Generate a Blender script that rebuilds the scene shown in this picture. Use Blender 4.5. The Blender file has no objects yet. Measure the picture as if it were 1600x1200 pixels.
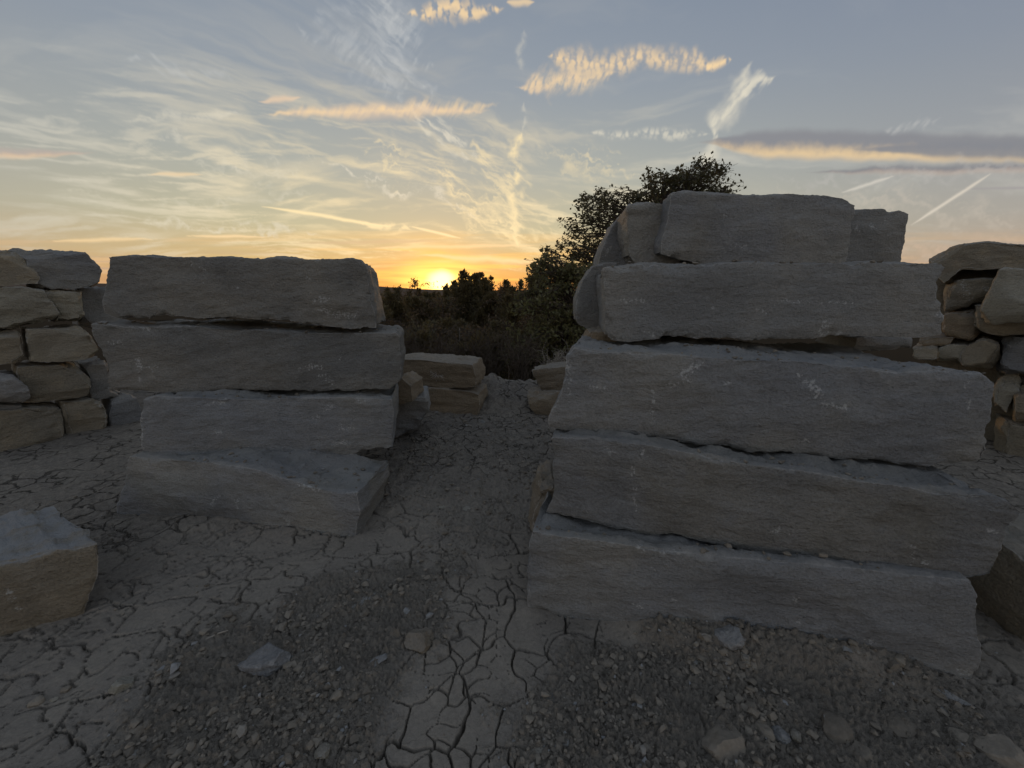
import bpy, math, random
import numpy as np
from mathutils import Vector, Matrix

S = bpy.context.scene
COL = S.collection
# ------------------------------------------------------------------ camera
FPX, CAMH = 610.0, 1.5                       # focal length in pixels of a 1600 wide frame
PITCH = math.atan(145 / FPX)
cam = bpy.data.cameras.new('camera'); camo = bpy.data.objects.new('camera', cam); COL.objects.link(camo)
cam.sensor_width = 36; cam.lens = 36 * FPX / 1600; cam.clip_start = .02; cam.clip_end = 12000
camo.location = (0, 0, CAMH); camo.rotation_euler = (math.pi / 2 - PITCH, 0, 0)
S.camera = camo
S.render.resolution_x, S.render.resolution_y = 1024, 768

def ray(px, py):
    x = (px - 800) / FPX; y = (600 - py) / FPX
    return np.array([x, math.cos(PITCH) + y * math.sin(PITCH), -math.sin(PITCH) + y * math.cos(PITCH)])
def ground(px, py, z=0.0):
    d = ray(px, py); return d * ((z - CAMH) / d[2]) + [0, 0, CAMH]
def at(px, py, Y):
    d = ray(px, py); return d * (Y / d[1]) + [0, 0, CAMH]
def chart(px, py):
    d = ray(px, py); return d[0] / d[1], d[2] / d[1]

# ------------------------------------------------------------------ view + light
VS = S.view_settings
VS.view_transform = 'Standard'; VS.look = 'None'; VS.gamma = 1; VS.exposure = 0.12; VS.use_curve_mapping = False
S.cycles.max_bounces = 5; S.cycles.diffuse_bounces = 3; S.cycles.glossy_bounces = 2
S.cycles.transmission_bounces = 3; S.cycles.transparent_max_bounces = 6
S.cycles.use_denoising = True

sd = ray(690, 441); sd = sd / np.linalg.norm(sd)
SUN_AZ = math.atan2(sd[0], sd[1]); SUN_EL = math.asin(sd[2])
sun = bpy.data.lights.new('sun', 'SUN'); sun.energy = 0.35; sun.angle = math.radians(.8); sun.color = (1, .55, .22)
suno = bpy.data.objects.new('sun', sun); COL.objects.link(suno)
suno.rotation_euler = Vector((-sd[0], -sd[1], -sd[2])).to_track_quat('-Z', 'Y').to_euler()
suno.location = (-3, 20, 8)

W = bpy.data.worlds.new('World'); S.world = W; W.use_nodes = True
SKY_STRENGTH = 0.12
W.cycles.sampling_method = 'MANUAL'; W.cycles.sample_map_resolution = 512

class X:
    """small wrapper: arithmetic on shader sockets"""
    nt = None
    def __init__(s, k): s.k = k
    def __add__(a, b): return mth('ADD', a, b)
    def __radd__(a, b): return mth('ADD', a, b)
    def __sub__(a, b): return mth('SUBTRACT', a, b)
    def __rsub__(a, b): return mth('SUBTRACT', b, a)
    def __mul__(a, b): return mth('MULTIPLY', a, b)
    def __rmul__(a, b): return mth('MULTIPLY', a, b)
    def __truediv__(a, b): return mth('DIVIDE', a, b)
    def __pow__(a, b): return mth('POWER', a, b)
def put(sock, v):
    if isinstance(v, X): X.nt.links.new(v.k, sock)
    else: sock.default_value = v
def mth(op, *a):
    n = X.nt.nodes.new('ShaderNodeMath'); n.operation = op
    for i, v in enumerate(a): put(n.inputs[i], v)
    return X(n.outputs[0])
def sstep(x, a, b, lo=0.0, hi=1.0):
    n = X.nt.nodes.new('ShaderNodeMapRange'); n.interpolation_type = 'SMOOTHSTEP'
    put(n.inputs[0], x)
    for i, v in zip((1, 2, 3, 4), (a, b, lo, hi)): put(n.inputs[i], v)
    return X(n.outputs[0])
def lin(x, a, b, lo=0.0, hi=1.0):
    n = X.nt.nodes.new('ShaderNodeMapRange'); put(n.inputs[0], x)
    for i, v in zip((1, 2, 3, 4), (a, b, lo, hi)): put(n.inputs[i], v)
    return X(n.outputs[0])
def vec(x, y, z=0.0):
    n = X.nt.nodes.new('ShaderNodeCombineXYZ')
    for i, v in enumerate((x, y, z)): put(n.inputs[i], v)
    return X(n.outputs[0])
def mix(f, a, b, mode='MIX'):
    n = X.nt.nodes.new('ShaderNodeMix'); n.data_type = 'RGBA'; n.blend_type = mode
    put(n.inputs[0], f)
    for i, v in ((6, a), (7, b)): put(n.inputs[i], v if isinstance(v, X) else (*v, 1) if len(v) == 3 else v)
    return X(n.outputs[2])
def noi(v, scale, detail=4.0, rough=.5, dist=0.0, col=False, dim='3D'):
    n = X.nt.nodes.new('ShaderNodeTexNoise'); n.noise_dimensions = dim
    put(n.inputs['Vector'], v)
    for k, q in (('Scale', scale), ('Detail', detail), ('Roughness', rough), ('Distortion', dist)): n.inputs[k].default_value = q
    return X(n.outputs['Color' if col else 'Fac'])
def ramp(x, pts, interp='LINEAR'):
    n = X.nt.nodes.new('ShaderNodeValToRGB'); put(n.inputs[0], x); cr = n.color_ramp; cr.interpolation = interp
    while len(cr.elements) < len(pts): cr.elements.new(.5)
    for e, (p, c) in zip(cr.elements, pts): e.position = p; e.color = (*c, 1)
    return X(n.outputs[0])
def mapv(v, rot=(0, 0, 0), sc=(1, 1, 1), loc=(0, 0, 0)):
    n = X.nt.nodes.new('ShaderNodeMapping'); put(n.inputs[0], v)
    n.inputs[1].default_value = loc; n.inputs[2].default_value = rot; n.inputs[3].default_value = sc
    return X(n.outputs[0])

# ---- clouds of the evening sky, computed from noise
_r2 = np.random.RandomState(19)
_p2 = np.concatenate([_r2.permutation(1024)] * 2).astype(np.int32)
_a2 = _r2.uniform(0, 2 * np.pi, 1024); _gx2 = np.cos(_a2).astype(np.float32); _gy2 = np.sin(_a2).astype(np.float32)
def n2(x, y):
    """2-D gradient noise, about -1..1"""
    x = np.asarray(x, np.float32); y = np.asarray(y, np.float32)
    fx, fy = np.floor(x), np.floor(y); i = fx.astype(np.int32) & 1023; j = fy.astype(np.int32) & 1023
    x = x - fx; y = y - fy
    i1 = (i + 1) & 1023; j1 = (j + 1) & 1023
    a, b = _p2[i], _p2[i1]
    def g(h, dx, dy): return _gx2[h] * dx + _gy2[h] * dy
    u = x * x * x * (x * (x * 6 - 15) + 10); v = y * y * y * (y * (y * 6 - 15) + 10)
    p = g(_p2[a + j], x, y); q = g(_p2[b + j], x - 1, y); r = g(_p2[a + j1], x, y - 1); s = g(_p2[b + j1], x - 1, y - 1)
    p = p + (q - p) * u; r = r + (s - r) * u
    return (p + (r - p) * v) * 1.55
def f2(x, y, o=4, g=.5, seed=0.0):
    s = 0; a = 1.0
    for k in range(o): s = s + a * n2(x * 2 ** k + 31.7 * k + seed, y * 2 ** k + 17.1 * k - seed * .7); a *= g
    return s
def sm(x, a, b):
    t = np.clip((x - a) / (b - a), 0, 1); return t * t * (3 - 2 * t)

def sky_colour(d):
    """radiance of the evening sky (veil of cirrostratus, cirrus, contrails, low bars) and its opacity over clear air, for unit vectors d"""
    x, y, z = d[:, 0], d[:, 1], d[:, 2]; zc = np.maximum(z, 0)
    ang = np.degrees(np.arccos(np.clip(d @ sd, -1, 1)))
    def rampc(t, pts):
        p = [q[0] for q in pts]; return np.stack([np.interp(t, p, [q[1][c] for q in pts]) for c in range(3)], 1)
    warm = rampc(zc, [(0, (.64, .29, .10)), (.03, (.72, .40, .135)), (.07, (.69, .50, .225)), (.14, (.57, .53, .35)), (.25, (.45, .465, .41)), (.40, (.325, .37, .415)), (.58, (.245, .30, .38)), (1, (.23, .265, .33))])
    cool = rampc(zc, [(0, (.52, .34, .25)), (.05, (.50, .38, .29)), (.12, (.42, .39, .355)), (.22, (.35, .362, .38)), (.36, (.27, .305, .37)), (.55, (.20, .245, .34)), (1, (.20, .24, .31))])
    k = sm(ang, 16, 66)[:, None]; col = warm * (1 - k) + cool * k
    def over(m, c):
        nonlocal col
        m = np.clip(m, 0, 1)[:, None]; c = np.asarray(c, float); c = c if c.ndim == 2 else c[None]
        col = col * (1 - m) + c * m
    def blend(t, a, b): return np.asarray(a)[None] * (1 - t[:, None]) + np.asarray(b)[None] * t[:, None]
    yy = np.maximum(y, .06); u = x / yy; v = z / yy; fr = sm(y, .08, .25)
    # wide fibrous cirrus over the whole dome, laid out in the plane of the cloud layer
    zz = zc + .16; cx, cy = x / zz, y / zz
    wx = cx + .16 * f2(cx * .8, cy * .8, 2, .5, 3.0) + .02 * f2(cx * 6, cy * 6, 3, .6, 3.0); wy = cy + .16 * f2(cx * .8, cy * .8, 2, .5, 11.0) + .02 * f2(cx * 6, cy * 6, 3, .6, 9.0)
    def fibre(a, ca, cb, seed, o=6):
        c, s = math.cos(a), math.sin(a); return f2((wx * c + wy * s) * ca, (-wx * s + wy * c) * cb, o, .6, seed)
    big = f2(cx * .7 + 1.7, cy * .7 - .6, 2)
    c1 = fibre(.75, 1.3, 5.0, 5.0); c2 = fibre(-.10, .8, 3.4, 8.0)
    cir = sm(c1, -.15, .95) * sm(big, -.35, .45) + sm(c2, -.10, .95) * sm(big, .45, -.35)
    cir = cir * sm(zc, .02, .09) * (1 - .85 * sm(zc, .20, .46))
    lit = blend(sm(ang, 6, 48), (1.10, .88, .50), (.70, .68, .60)); t2 = sm(ang, 42, 100)[:, None]; lit = lit * (1 - t2) + np.array([.42, .425, .45]) * t2
    over(cir * (.62 - .42 * sm(ang, 22, 70)), lit)
    fine = fibre(.35, 3.0, 16.0, 41.0, 5); over(sm(fine, .0, .9) * sm(big + .3 * c1, -.1, .5) * sm(zc, .02, .08) * sm(zc, .46, .2) * (.50 - .30 * sm(ang, 25, 70)), lit)
    # layered bars of cloud low over the horizon
    azw = sm(y, -.1, .35)
    b1 = f2(u * 1.6 + .3 * f2(u * 2, v * 9, 2), v * 46, 5, .55, 2.0); b2 = f2(u * 2.2, v * 95 + 1.5 * n2(u * 3, v * 12), 4, .5, 7.0)
    over(sm(b1, .0, .55) * sm(v, .17, .05) * sm(v, 0, .012) * azw * .75, blend(sm(ang, 4, 42), (1.08, .63, .17), (.78, .51, .29)))
    over(sm(b2, .05, .55) * sm(v, .125, .03) * azw * .70, blend(sm(ang, 3, 28), (.66, .38, .15), (.45, .35, .30)))
    # glare of the low sun in the air and in the bars around it
    su, sv = chart(690, 441)
    e2 = np.degrees(np.hypot((u - su) * .40, v - sv))
    over(sm(ang, 10, 0) ** 2 * .75, (1.12, .62, .14))
    over(sm(e2, 3.8, .2) * np.clip(.75 + 1.0 * b2, .1, 1) * (y > .5), (1.9, 1.22, .30))
    ee = np.degrees(np.hypot((u - su) * .80, v - sv)) + .18 * n2(u * 25, v * 60)
    over(sm(ee, 2.1, .7) * (y > .5), (3.4, 2.5, .95))
    # ---- single clouds of the western sky
    PX = 1.0 / (FPX * 1.1)
    w1 = f2(u * 8, v * 8, 4, .6, 1.0); w2 = f2(u * 34, v * 34, 4, .6, 4.0)
    def dirn(a, ca, cb, seed, o=5, g=.6, warp=.006):
        c, s = math.cos(a), math.sin(a); U = u + warp * w1; V = v + warp * w2 * .6; return f2((U * c + V * s) * ca, (-U * s + V * c) * cb, o, g, seed)
    TX = {'fib': dirn(-.62, 14, 80, 21.0), 'fib2': dirn(.9, 18, 75, 23.0), 'rip': dirn(1.05, 26, 120, 27.0), 'wisp': dirn(-.25, 9, 60, 29.0, warp=.025), 'wn2': w2}
    # heaped puffs: bright heads of a cellular noise
    pu, pv = u * 100 + .30 * w2, v * 74 + .30 * n2(u * 90, v * 90)
    iu, iv = np.floor(pu), np.floor(pv); best = np.full(len(u), 9.0)
    for a in (-1, 0, 1):
        for b in (-1, 0, 1):
            h = _p2[(_p2[(iu + a).astype(int) & 1023] + (iv + b).astype(int)) & 1023]
            q = (iu + a + .5 + .45 * _gx2[h] - pu) ** 2 + ((iv + b + .5 + .45 * _gy2[h] - pv) * .75) ** 2
            best = np.minimum(best, q + .25 * (_gx2[(h + 77) & 1023] + .2))
    TX['cells'] = 1 - np.sqrt(np.maximum(best, 0)) * 1.15 + .10 * w2 + .22 * f2(u * 170, v * 170, 3)
    TX['ripf'] = .55 * TX['rip'] + .6 * TX['fib2']
    TX['ripc'] = .5 * TX['cells'] + .45 * TX['rip'] + .25
    def streak(p0, p1, w, c, op=.8, soft=.0, wob=.5, ends=.3, tx=None, lo=-.3, hi=.5, edge=None, end2=None):
        (u0, v0), (u1, v1) = chart(*p0), chart(*p1)
        L = math.hypot(u1 - u0, v1 - v0); ca, sa = (u1 - u0) / L, (v1 - v0) / L; hw = w * PX
        a = ((u - u0) * ca + (v - v0) * sa) / L
        sel = np.where((a > 0) & (a < 1) & (y > .1) & (np.abs((v - v0) * ca - (u - u0) * sa) < hw * (1.2 + 2.2 * wob)))[0]
        if not len(sel): return
        a = a[sel]; s = (v[sel] - v0) * ca - (u[sel] - u0) * sa + (w1[sel] * .8 + w2[sel] * .12) * wob * hw
        e1 = sm(a, 0, ends) * sm(a, 1, 1 - (end2 or ends)); q = np.abs(s) / (e1 * hw + 1e-6)
        m = sm(q, 1, soft) * np.minimum(1, e1 * 4)
        if tx: m = m * sm(TX[tx][sel], lo, hi)
        cc = np.broadcast_to(np.asarray(c, float), (len(sel), 3))
        if edge is not None: f = sm(s + .10 * hw * w2[sel], -hw * .7, hw * .25)[:, None]; cc = cc * (1 - f) + np.asarray(edge) * f
        mm = (m * op)[:, None]; col[sel] = col[sel] * (1 - mm) + cc * mm
    cream, gold, peach, yel, pale = (.86, .79, .63), (1.05, .76, .42), (.90, .66, .45), (1.10, .88, .50), (.66, .67, .66)
    dim = (.33, .37, .40)
    streak((500, -90), (680, 180), 90, pale, .75, -.6, .7, .45, 'fib', -1.0, .9)
    streak((450, 15), (655, 170), 34, pale, .40, -.4, 1.0, .4, 'fib2', -.8, .9)
    streak((560, -20), (700, 110), 34, pale, .35, 0, 1.2, .4, 'fib2', -.3, .8)
    streak((620, 155), (760, 260), 20, cream, .70, 0, 1.1, .4, 'fib', -.4, .7)
    streak((540, 225), (860, 350), 40, yel, .45, 0, 1.2, .35, 'wisp', -.1, .7)
    streak((500, 258), (780, 338), 14, cream, .6, 0, 1.6, .35, 'wisp', -.3, .6)
    streak((640, 245), (840, 375), 36, yel, .50, 0, 1.3, .35, 'fib', -.2, .7)
    streak((730, 200), (855, 398), 34, yel, .55, 0, 1.0, .35, 'fib', -.3, .7)
    streak((690, 330), (850, 345), 24, yel, .45, 0, 1.4, .4, 'wisp', -.3, .7)
    streak((835, 235), (1010, 275), 24, yel, .40, 0, 1.2, .4, 'wisp', -.3, .7)
    streak((200, 225), (560, 275), 26, cream, .35, 0, 1.6, .35, 'wisp', -.2, .8)
    streak((392, 179), (790, 170), 17, peach, .80, -.3, .4, .45)
    streak((392, 179), (660, 172), 14, gold, .70, -.3, .5, .4, 'fib2', -1.2, .7)
    streak((560, 176), (790, 164), 17, gold, .75, -.3, .6, .4, 'ripf', -1.0, .8)
    streak((398, 160), (478, 152), 8, peach, .75, 0, .5, .45)
    streak((800, 142), (975, 106), 22, gold, .75, 0, .7, .35, 'ripc', -.2, .95)
    streak((800, 140), (930, 120), 20, peach, .32, 0, .8, .35, 'rip', -.5, .6)
    streak((850, 98), (1125, 92), 21, gold, 1.0, -.2, .5, .15, 'cells', .08, .95)
    streak((850, 98), (1125, 92), 22, (.62, .52, .42), .30, 0, .7, .2)
    streak((1098, 97), (1145, 95), 11, gold, .9, 0, .8, .25, 'cells', .05, .6)
    streak((625, 22), (795, 12), 18, gold, .85, 0, .8, .3, 'cells', .15, .7)
    streak((905, 209), (1120, 210), 10, cream, .65, -.2, .6, .25, 'cells', .15, .9)
    streak((815, 40), (818, 125), 10, cream, .42, -.5, 1.2, .4, 'wn2', -.6, .7)
    streak((820, 155), (814, 208), 7, cream, .50, -.5, 1.2, .4, 'wn2', -.7, .6)
    streak((813, 203), (799, 270), 11, yel, .95, -.3, 1.4, .3, 'wn2', -.7, .5)
    streak((797, 245), (816, 398), 11, yel, .95, -.3, 1.5, .3, 'wn2', -.7, .5)
    streak((788, 3), (838, 3), 7, gold, .7, 0, .8, .3)
    streak((1112, 224), (1182, 92), 27, cream, .60, -.4, .7, .3)
    streak((1112, 224), (1176, 95), 24, cream, .8, -.4, .7, .3, 'fib2', -1.0, .7)
    streak((1140, 160), (1216, 116), 17, cream, .8, 0, .9, .4, 'fib2', -.7, .5)
    streak((1092, 265), (1128, 208), 15, cream, .55, 0, .8, .35)
    streak((1074, 221), (1950, 240), 25, (.88, .64, .36), .95, .45, .12, .16, edge=(.265, .265, .29), end2=.3)
    streak((1300, 231), (1950, 242), 18, (.25, .255, .285), .90, .30, .12, .35)
    streak((1230, 268), (1900, 257), 11, (.56, .42, .34), .85, 0, .3, .3, edge=(.21, .21, .24))
    streak((1150, 280), (1750, 262), 28, (.55, .52, .49), .40, 0, .9, .3, 'wisp', -.4, .7)
    streak((1170, 300), (1700, 345), 30, (.64, .56, .47), .40, 0, 1.2, .3, 'wisp', -.4, .7)
    streak((1300, 395), (1750, 372), 26, (.66, .49, .37), .55, 0, 1.0, .3, 'wisp', -.5, .6)
    streak((1375, 207), (1475, 188), 13, (.60, .59, .57), .5, 0, 1.0, .4, 'fib2', -.5, .6)
    streak((-200, 240), (172, 240), 11, (.90, .63, .39), .9, .15, .3, .4, edge=(.50, .43, .385))
    streak((222, 274), (325, 272), 5.5, (.92, .70, .43), .85, 0, .4, .45)
    streak((175, 86), (400, 134), 19, pale, .42, -.4, 1.0, .4, 'fib', -.8, .9)
    streak((180, 186), (395, 181), 12, cream, .40, 0, .9, .35, 'wisp', -.7, .5)
    streak((90, 297), (208, 311), 10, cream, .40, -.4, .8, .4, 'wisp', -.7, .7)
    streak((190, 332), (520, 296), 15, cream, .40, -.4, 1.2, .4, 'wisp', -.6, .8)
    streak((170, 345), (530, 364), 11, cream, .5, 0, 1.2, .35, 'wisp', -.4, .6)
    streak((55, 378), (265, 372), 5, gold, .7, 0, .4, .45)
    streak((275, 368), (430, 370), 4, gold, .9, 0, .4, .45)
    streak((430, 380), (720, 376), 5, (.66, .50, .30), .8, 0, .5, .4)
    streak((550, 388), (870, 382), 5, gold, .7, 0, .5, .4)
    streak((630, 397), (910, 415), 8, gold, .8, 0, .5, .4)
    streak((393, 320), (632, 357), 4.5, yel, 1.0, 0, .4, .35)
    streak((555, 343), (650, 362), 8, yel, .75, 0, .9, .35, 'wn2', -.6, .4)
    streak((633, 352), (728, 374), 3.2, yel, .95, 0, .15, .35)
    streak((1416, 357), (1560, 264), 4.2, (.78, .70, .59), .9, 0, .15, .3)
    streak((1308, 303), (1404, 273), 4.2, (.72, .67, .59), .8, 0, .4, .35)
    streak((1490, 296), (1720, 290), 3, (.37, .34, .35), .8, 0, .15, .35)
    low = sm(z, .0, -.02)[:, None]
    col = col * (.90 + .30 * sm(ang, 62, 115))[:, None] * (1 + sm(ang, 60, 110)[:, None] * np.array([.03, .0, -.04]))
    return col * (1 - low) + np.array([.06, .05, .04]) * low
SKY_W = 4096                                   # the cloud layer is computed here, nothing is read from disk
def build_sky():
    w, h = SKY_W, SKY_W // 2
    def dirs(us, vs):
        th = (us - .5) * 2 * np.pi; el = (vs - .5) * np.pi; T, E = np.meshgrid(th, el)
        return np.stack([np.cos(T) * np.cos(E), -np.sin(T) * np.cos(E), np.sin(E)], -1)
    # coarse for the whole dome, fine for the western sky
    lw, lh = w // 8, h // 8; d = dirs((np.arange(lw) + .5) / lw, (np.arange(lh) + .5) / lh)
    low = sky_colour(d.reshape(-1, 3)).reshape(lh, lw, 3)
    r = lambda n, m: (np.clip((np.arange(n) + .5) * m / n - .5, 0, m - 1.001)).astype(np.float32)
    fy, fx = r(h, lh), r(w, lw); iy, ix = fy.astype(int), fx.astype(int); ty, tx = (fy - iy)[:, None, None], (fx - ix)[None, :, None]
    rows = low[iy] * (1 - ty) + low[iy + 1] * ty; img = (rows[:, ix] * (1 - tx) + rows[:, ix + 1] * tx).astype(np.float32)
    u0, u1 = int((.25 - 66 / 360) * w), int((.25 + 66 / 360) * w); v0, v1 = int((.5 - 3 / 180) * h), int((.5 + 54 / 180) * h)
    d = dirs((np.arange(u0, u1) + .5) / w, (np.arange(v0, v1) + .5) / h); n = d.shape
    img[v0:v1, u0:u1] = sky_colour(d.reshape(-1, 3)).reshape(n)
    im = bpy.data.images.new('evening_clouds', w, h, alpha=False, float_buffer=True, is_data=True)
    px = np.ones((h, w, 4), np.float32); px[..., :3] = img; im.pixels.foreach_set(px.ravel()); im.update()
    X.nt = W.node_tree; N = W.node_tree.nodes; LK = W.node_tree.links; bg = N['Background']
    sky = N.new('ShaderNodeTexSky'); sky.sky_type = 'NISHITA'; sky.sun_disc = False
    sky.sun_elevation = SUN_EL; sky.sun_rotation = SUN_AZ; sky.altitude = 200; sky.dust_density = 1.2
    env = N.new('ShaderNodeTexEnvironment'); env.image = im; env.interpolation = 'Cubic'
    tc = N.new('ShaderNodeTexCoord'); LK.new(tc.outputs['Generated'], env.inputs[0])
    c = mix(1.0, X(env.outputs[0]), (1 / SKY_STRENGTH,) * 3, 'MULTIPLY')
    c = mix(.90, mix(1.0, X(sky.outputs[0]), (1.6, 1.6, 1.6), 'MULTIPLY'), c)      # clear air seen through the veil
    LK.new(c.k, bg.inputs[0]); bg.inputs[1].default_value = SKY_STRENGTH
build_sky()

# ------------------------------------------------------------------ noise in numpy
_rs = np.random.RandomState(7)
_perm = np.concatenate([_rs.permutation(256)] * 3)
_g = _rs.normal(size=(256, 3)); _g /= np.linalg.norm(_g, axis=1)[:, None]
def perlin(p):
    p = np.asarray(p, float); i = np.floor(p).astype(int); f = p - i; i &= 255
    w = f * f * f * (f * (f * 6 - 15) + 10)
    out = 0
    for a in (0, 1):
        for b in (0, 1):
            for c in (0, 1):
                h = _perm[_perm[_perm[(i[:, 0] + a) & 255] + ((i[:, 1] + b) & 255)] + ((i[:, 2] + c) & 255)]
                d = (_g[h] * (f - [a, b, c])).sum(1)
                ww = (w[:, 0] if a else 1 - w[:, 0]) * (w[:, 1] if b else 1 - w[:, 1]) * (w[:, 2] if c else 1 - w[:, 2])
                out = out + d * ww
    return out * 1.5
def fbm(p, oct=4, gain=.5):
    p = np.asarray(p, float); s = 0; a = 1
    for k in range(oct): s = s + a * perlin(p * 2 ** k + 17.3 * k); a *= gain
    return s
def p3(x, y, z=0.0): return np.stack([x, y, np.full_like(x, z)], 1)

# ------------------------------------------------------------------ mesh + object helpers
def mesh_np(name, V, Q=None, T=None, smooth=True):
    me = bpy.data.meshes.new(name)
    nq = 0 if Q is None else len(Q); nt = 0 if T is None else len(T)
    idx = np.concatenate([a.ravel() for a in (Q, T) if a is not None and len(a)]).astype(np.int32)
    me.vertices.add(len(V)); me.vertices.foreach_set('co', np.asarray(V, np.float32).ravel())
    me.loops.add(len(idx)); me.loops.foreach_set('vertex_index', idx)
    me.polygons.add(nq + nt)
    st = np.concatenate([np.arange(nq) * 4, nq * 4 + np.arange(nt) * 3]).astype(np.int32)
    me.polygons.foreach_set('loop_start', st)
    me.polygons.foreach_set('use_smooth', np.full(nq + nt, smooth))
    me.update(calc_edges=True); me.validate()
    return me
def attr(me, name, val):
    a = me.attributes.new(name, 'FLOAT', 'POINT'); a.data.foreach_set('value', np.asarray(val, np.float32))
def obj(name, me, mat=None, parent=None, loc=(0, 0, 0)):
    o = bpy.data.objects.new(name, me); COL.objects.link(o); o.location = loc
    if mat and me is not None and not me.materials: me.materials.append(mat)
    if parent: o.parent = parent
    return o
def tag(o, label=None, cat=None, group=None, kind=None):
    if label: o['label'] = label
    if cat: o['category'] = cat
    if group: o['group'] = group
    if kind: o['kind'] = kind
    return o

# ------------------------------------------------------------------ materials
def new_mat(name):
    m = bpy.data.materials.new(name); m.use_nodes = True; X.nt = m.node_tree
    b = m.node_tree.nodes['Principled BSDF']
    tc = m.node_tree.nodes.new('ShaderNodeTexCoord')
    return m, b, X(tc.outputs['Object'])
def attr_node(name):
    n = X.nt.nodes.new('ShaderNodeAttribute'); n.attribute_name = name; return X(n.outputs['Fac'])
def bump(h, strength, dist, prev=None):
    n = X.nt.nodes.new('ShaderNodeBump'); n.inputs['Strength'].default_value = strength; n.inputs['Distance'].default_value = dist
    put(n.inputs['Height'], h)
    if prev: put(n.inputs['Normal'], prev)
    return X(n.outputs[0])
def stone_mat(name, ca, cb, cc, grain=.35, dust=.45, top=(.265, .252, .225)):
    m, b, P = new_mat(name)
    oi = m.node_tree.nodes.new('ShaderNodeObjectInfo'); rnd = X(oi.outputs['Random'])
    n = m.node_tree.nodes.new('ShaderNodeVectorMath'); n.operation = 'ADD'
    put(n.inputs[0], P); put(n.inputs[1], vec(rnd * 37.0, rnd * 11.0, rnd * 23.0)); Q = X(n.outputs[0])
    warp = mix(.10, Q, noi(Q, 3.0, 3, .5, col=True), 'ADD')
    big = noi(Q, 1.7, 4, .55)
    mid = noi(Q, 7.0, 5, .6)
    stri = noi(mapv(warp, rot=(0, -.22, 0), sc=(16, 24, 52)), 1.0, 6, .66)
    stri2 = noi(mapv(warp, rot=(0, .18, 0), sc=(2, 7, 17)), 1.0, 4, .55)
    fine = noi(Q, 95.0, 4, .65)
    c = mix(sstep(big, .36, .64), ca, cb)
    c = mix(sstep(mid, .52, .74) * .6, c, cc)
    val = (stri - .5) * .38 + (fine - .5) * 1.0 + (stri2 - .5) * .12 + (mid - .5) * .45 + (big - .5) * .7 + (rnd - .5) * .30 + 1.0
    c = mix(1.0, c, vec(val, val, val), 'MULTIPLY')
    c = mix(mth('FRACT', rnd * 7.31) * .45, c, mix(1.0, c, (1.07, .99, .86), 'MULTIPLY'))
    stain = sstep(noi(mapv(Q, sc=(1.6, 1.6, .8)), 1.0, 4, .6), .55, .72)
    c = mix(stain * .35, c, mix(1.0, c, (.72, .68, .60), 'MULTIPLY'))
    # pale powder and fresh chips along broken edges, scuff marks left by the loader forks
    chips = noi(Q, 48.0, 4, .6)
    ed = attr_node('edge')
    c = mix(sstep(ed * 1.0 + (chips - .5) * 1.3, .62, 1.1) * .50, c, (.48, .47, .44))
    sc = attr_node('scuff')
    c = mix(sstep(sc + (noi(Q, 75.0, 3, .6) - .5) * 2.0, .45, .85) * .62, c, (.58, .58, .55))
    speck = noi(mapv(Q, rot=(0, .5, 0), sc=(26, 26, 40)), 1.0, 2, .5)
    c = mix(sstep(speck, .745, .80) * sstep(noi(Q, 2.6, 2, .5), .5, .62) * .7, c, (.52, .52, .50))
    # dry dust that has settled on faces that look up
    g = m.node_tree.nodes.new('ShaderNodeNewGeometry'); s = m.node_tree.nodes.new('ShaderNodeSeparateXYZ')
    m.node_tree.links.new(g.outputs['Normal'], s.inputs[0]); up = X(s.outputs[2])
    c = mix(sstep(up, .45, .95) * sstep(mid, .25, .55) * dust, c, top)
    put(b.inputs['Base Color'], c)
    put(b.inputs['Roughness'], lin(fine, .3, .7, .72, .95)); b.inputs['Specular IOR Level'].default_value = .35
    h1 = bump(stri * .9 + mid * .5, 1.0, .016)
    h2 = bump(fine * .8 + noi(Q, 34.0, 4, .6) * .9, 1.0, .011, h1)
    put(b.inputs['Normal'], h2)
    return m
M = {}
M['grey'] = stone_mat('grey_sandstone', (0.235, 0.241, 0.242), (0.247, 0.242, 0.220), (0.197, 0.202, 0.209))
M['slate'] = stone_mat('blue_grey_sandstone', (0.215, 0.217, 0.208), (0.234, 0.227, 0.204), (0.175, 0.179, 0.174))
M['brown'] = stone_mat('brown_grey_sandstone', (0.282, 0.246, 0.179), (0.237, 0.213, 0.166), (0.330, 0.276, 0.189))
M['tan'] = stone_mat('tan_sandstone', (0.280, 0.227, 0.156), (0.227, 0.191, 0.139), (0.319, 0.260, 0.176))
M['pale'] = stone_mat('pale_grey_sandstone', (0.323, 0.307, 0.252), (0.284, 0.263, 0.206), (0.246, 0.233, 0.198))
M['capped'] = stone_mat('slaty_topped_sandstone', (0.297, 0.260, 0.193), (0.248, 0.222, 0.175), (0.330, 0.289, 0.216), dust=.95, top=(.27, .272, .265))
M['blue'] = stone_mat('blue_limestone', (0.270, 0.272, 0.267), (0.230, 0.231, 0.230), (0.317, 0.305, 0.285), dust=.2)

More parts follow.
